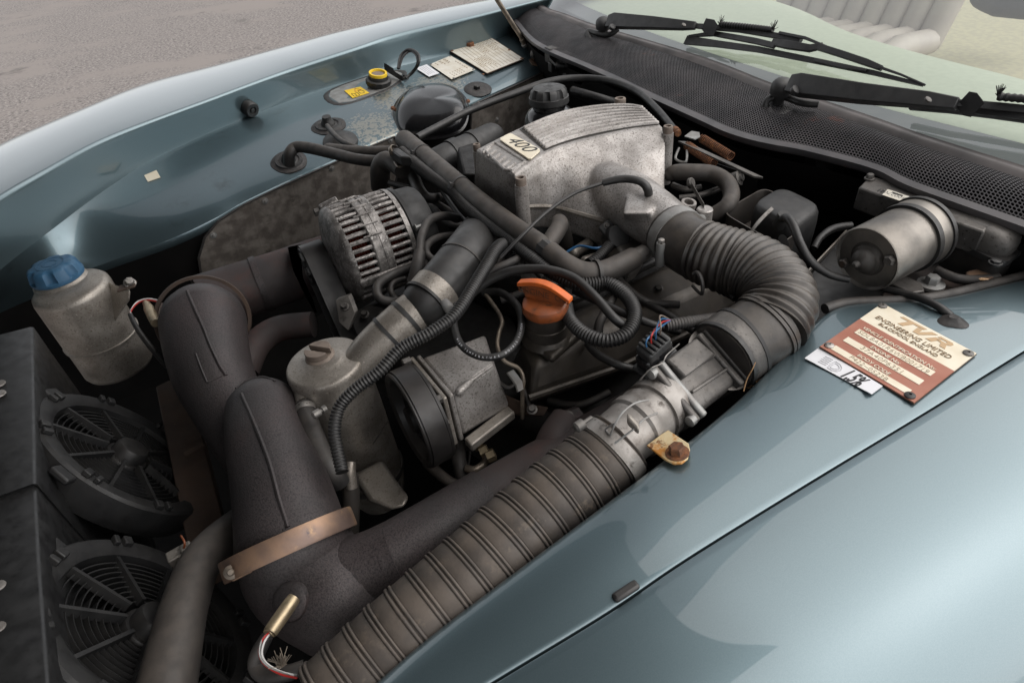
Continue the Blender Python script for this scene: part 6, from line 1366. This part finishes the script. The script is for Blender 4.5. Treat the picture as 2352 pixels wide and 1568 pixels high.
wiper('nearer windscreen wiper with a broad black arm', (1797, 198, .145, 25),
      [(1818, 196, .150, 19, .013), (1838, 197, .152, 23, .015), (1980, 216, .15, 20, .013), (2130, 231, .145, 17, .010), (2200, 240, .142, 13, .008)],
      [(2195, 238, .14, 8, .005), (2228, 240, .138, 8, .005), (2290, 246, .136, 9, .005), (2370, 254, .134, 9, .005), (2480, 268, .13, 9, .005)],
      [(2092, 246, .120, 9, .004), (2180, 254, .122, 8, .004), (2280, 266, .122, 8, .004), (2380, 280, .122, 8, .004), (2480, 296, .122, 8, .004)],
      [[(2100, 240, .126, 3, .003), (2190, 247, .129, 5, .004), (2260, 258, .13, 9, .005), (2360, 268, .13, 9, .005)]],
      [(2292, 222, .145, 9), (2360, 228, .143, 9), (2440, 236, .14, 9)],
      [(1880, 240, .12, 8), (1840, 236, .12, 8), (1800, 222, .12, 8), (1766, 228, .115, 8), (1756, 248, .1, 8), (1762, 266, .082, 8)], (1793, 252, .085))

# ------------------------------------------------------------------ small clutter in the gaps
def bracket(lab, pts, ext, mt, bolts=()):
    t = thing('bracket', lab, 'bracket', P(*pts[0]))
    mb = MB(); mb.prism([P(*p) for p in pts], ext); mb.build('plate', mt, t, bevel=.0012)
    for u, v, h in bolts:
        mb = MB(); mb.bolt(P(u, v, h), (UP+V((-.3, -.4, 0))).normalized(), .006, .007, 1.4); mb.build('bolt', m_candark, t)
bracket('dim drilled bracket between alternator and swirl pot', [(800, 720, -.10), (850, 700, -.10), (905, 712, -.10), (880, 745, -.12), (820, 770, -.12)], V((0, .01, -.012)), m_block, [(838, 722, -.098), (880, 722, -.10)])
bracket('grimy steel bracket under the front of the rocker cover', [(1160, 905, -.12), (1205, 925, -.12), (1260, 935, -.12), (1250, 955, -.14), (1170, 950, -.14)], V((0, .01, -.01)), m_chassis, [(1222, 940, -.12)])
bracket('rusty exhaust flange behind the upper end of the ribbed hose', [(1240, 1000, -.13), (1290, 950, -.12), (1330, 935, -.12), (1345, 955, -.12), (1300, 990, -.13), (1262, 1030, -.14)], V((.004, .012, -.008)), m_exhred, [(1305, 955, -.115)])
bracket('black bracket behind the conduit loop by the rocker cover', [(1470, 660, -.05), (1520, 640, -.05), (1560, 650, -.05), (1540, 690, -.06), (1480, 700, -.06)], V((0, .01, -.01)), m_rocker, [(1512, 664, -.048)])
bracket('dark stay plate beside the tensioner pulley', [(770, 690, -.06), (800, 680, -.06), (815, 720, -.08), (800, 760, -.10), (778, 740, -.09)], V((.01, .006, 0)), m_candark, [(792, 705, -.06)])
bracket('oily steel stay between the pump and the swirl pot', [(880, 770, -.10), (930, 745, -.08), (958, 770, -.08), (930, 800, -.10)], V((0, .01, -.01)), m_block, [(925, 770, -.085)])
more = [('fuel line looping below the alternator cover', [(940, 560, -.03), (985, 620, -.04), (1010, 660, -.05), (1000, 700, -.08)], 8, m_rub),
        ('thin vacuum line under the diagonal hose', [(1010, 430, .01), (1060, 500, .0), (1120, 540, .01), (1200, 600, .005)], 6, m_rubc),
        ('vacuum line beside the alternator top', [(895, 420, .0), (960, 440, .0), (1010, 470, -.02), (1060, 500, -.03)], 7, m_rub),
        ('dark loom running along the rocker cover', [(1310, 690, -.02), (1400, 650, -.025), (1500, 600, -.03), (1600, 560, -.03)], 12, m_rubc),
        ('low coolant line beneath the pump', [(980, 1060, -.2), (1040, 1110, -.21), (1120, 1120, -.22), (1200, 1080, -.22)], 13, m_rub2),
        ('sagging wire between pump and rocker cover', [(1130, 860, -.08), (1165, 890, -.09), (1195, 880, -.09), (1215, 930, -.12)], 5, m_rub),
        ('thin wire down the front of the engine block', [(1065, 880, -.16), (1075, 980, -.2), (1070, 1080, -.24), (972, 1150, -.26)], 3, m_rub),
        ('dark hose rising behind the fat top hose', [(1115, 640, -.04), (1140, 600, -.02), (1140, 560, -.01), (1190, 530, -.01)], 12, m_rub2),
        ('wire pair leaving the throttle sensor', [(1405, 560, .01), (1370, 570, .015), (1330, 565, .01), (1300, 580, .0)], 3, m_bluew),
        ('dark breather pipe under the plenum front corner', [(1085, 400, .0), (1110, 440, -.01), (1160, 480, -.01), (1230, 490, -.01)], 16, m_block)]
for lb, pts, r_, mt_ in more: hose('engine_line', lb, 'line', [(*p, r_) for p in pts], mt_, 10)
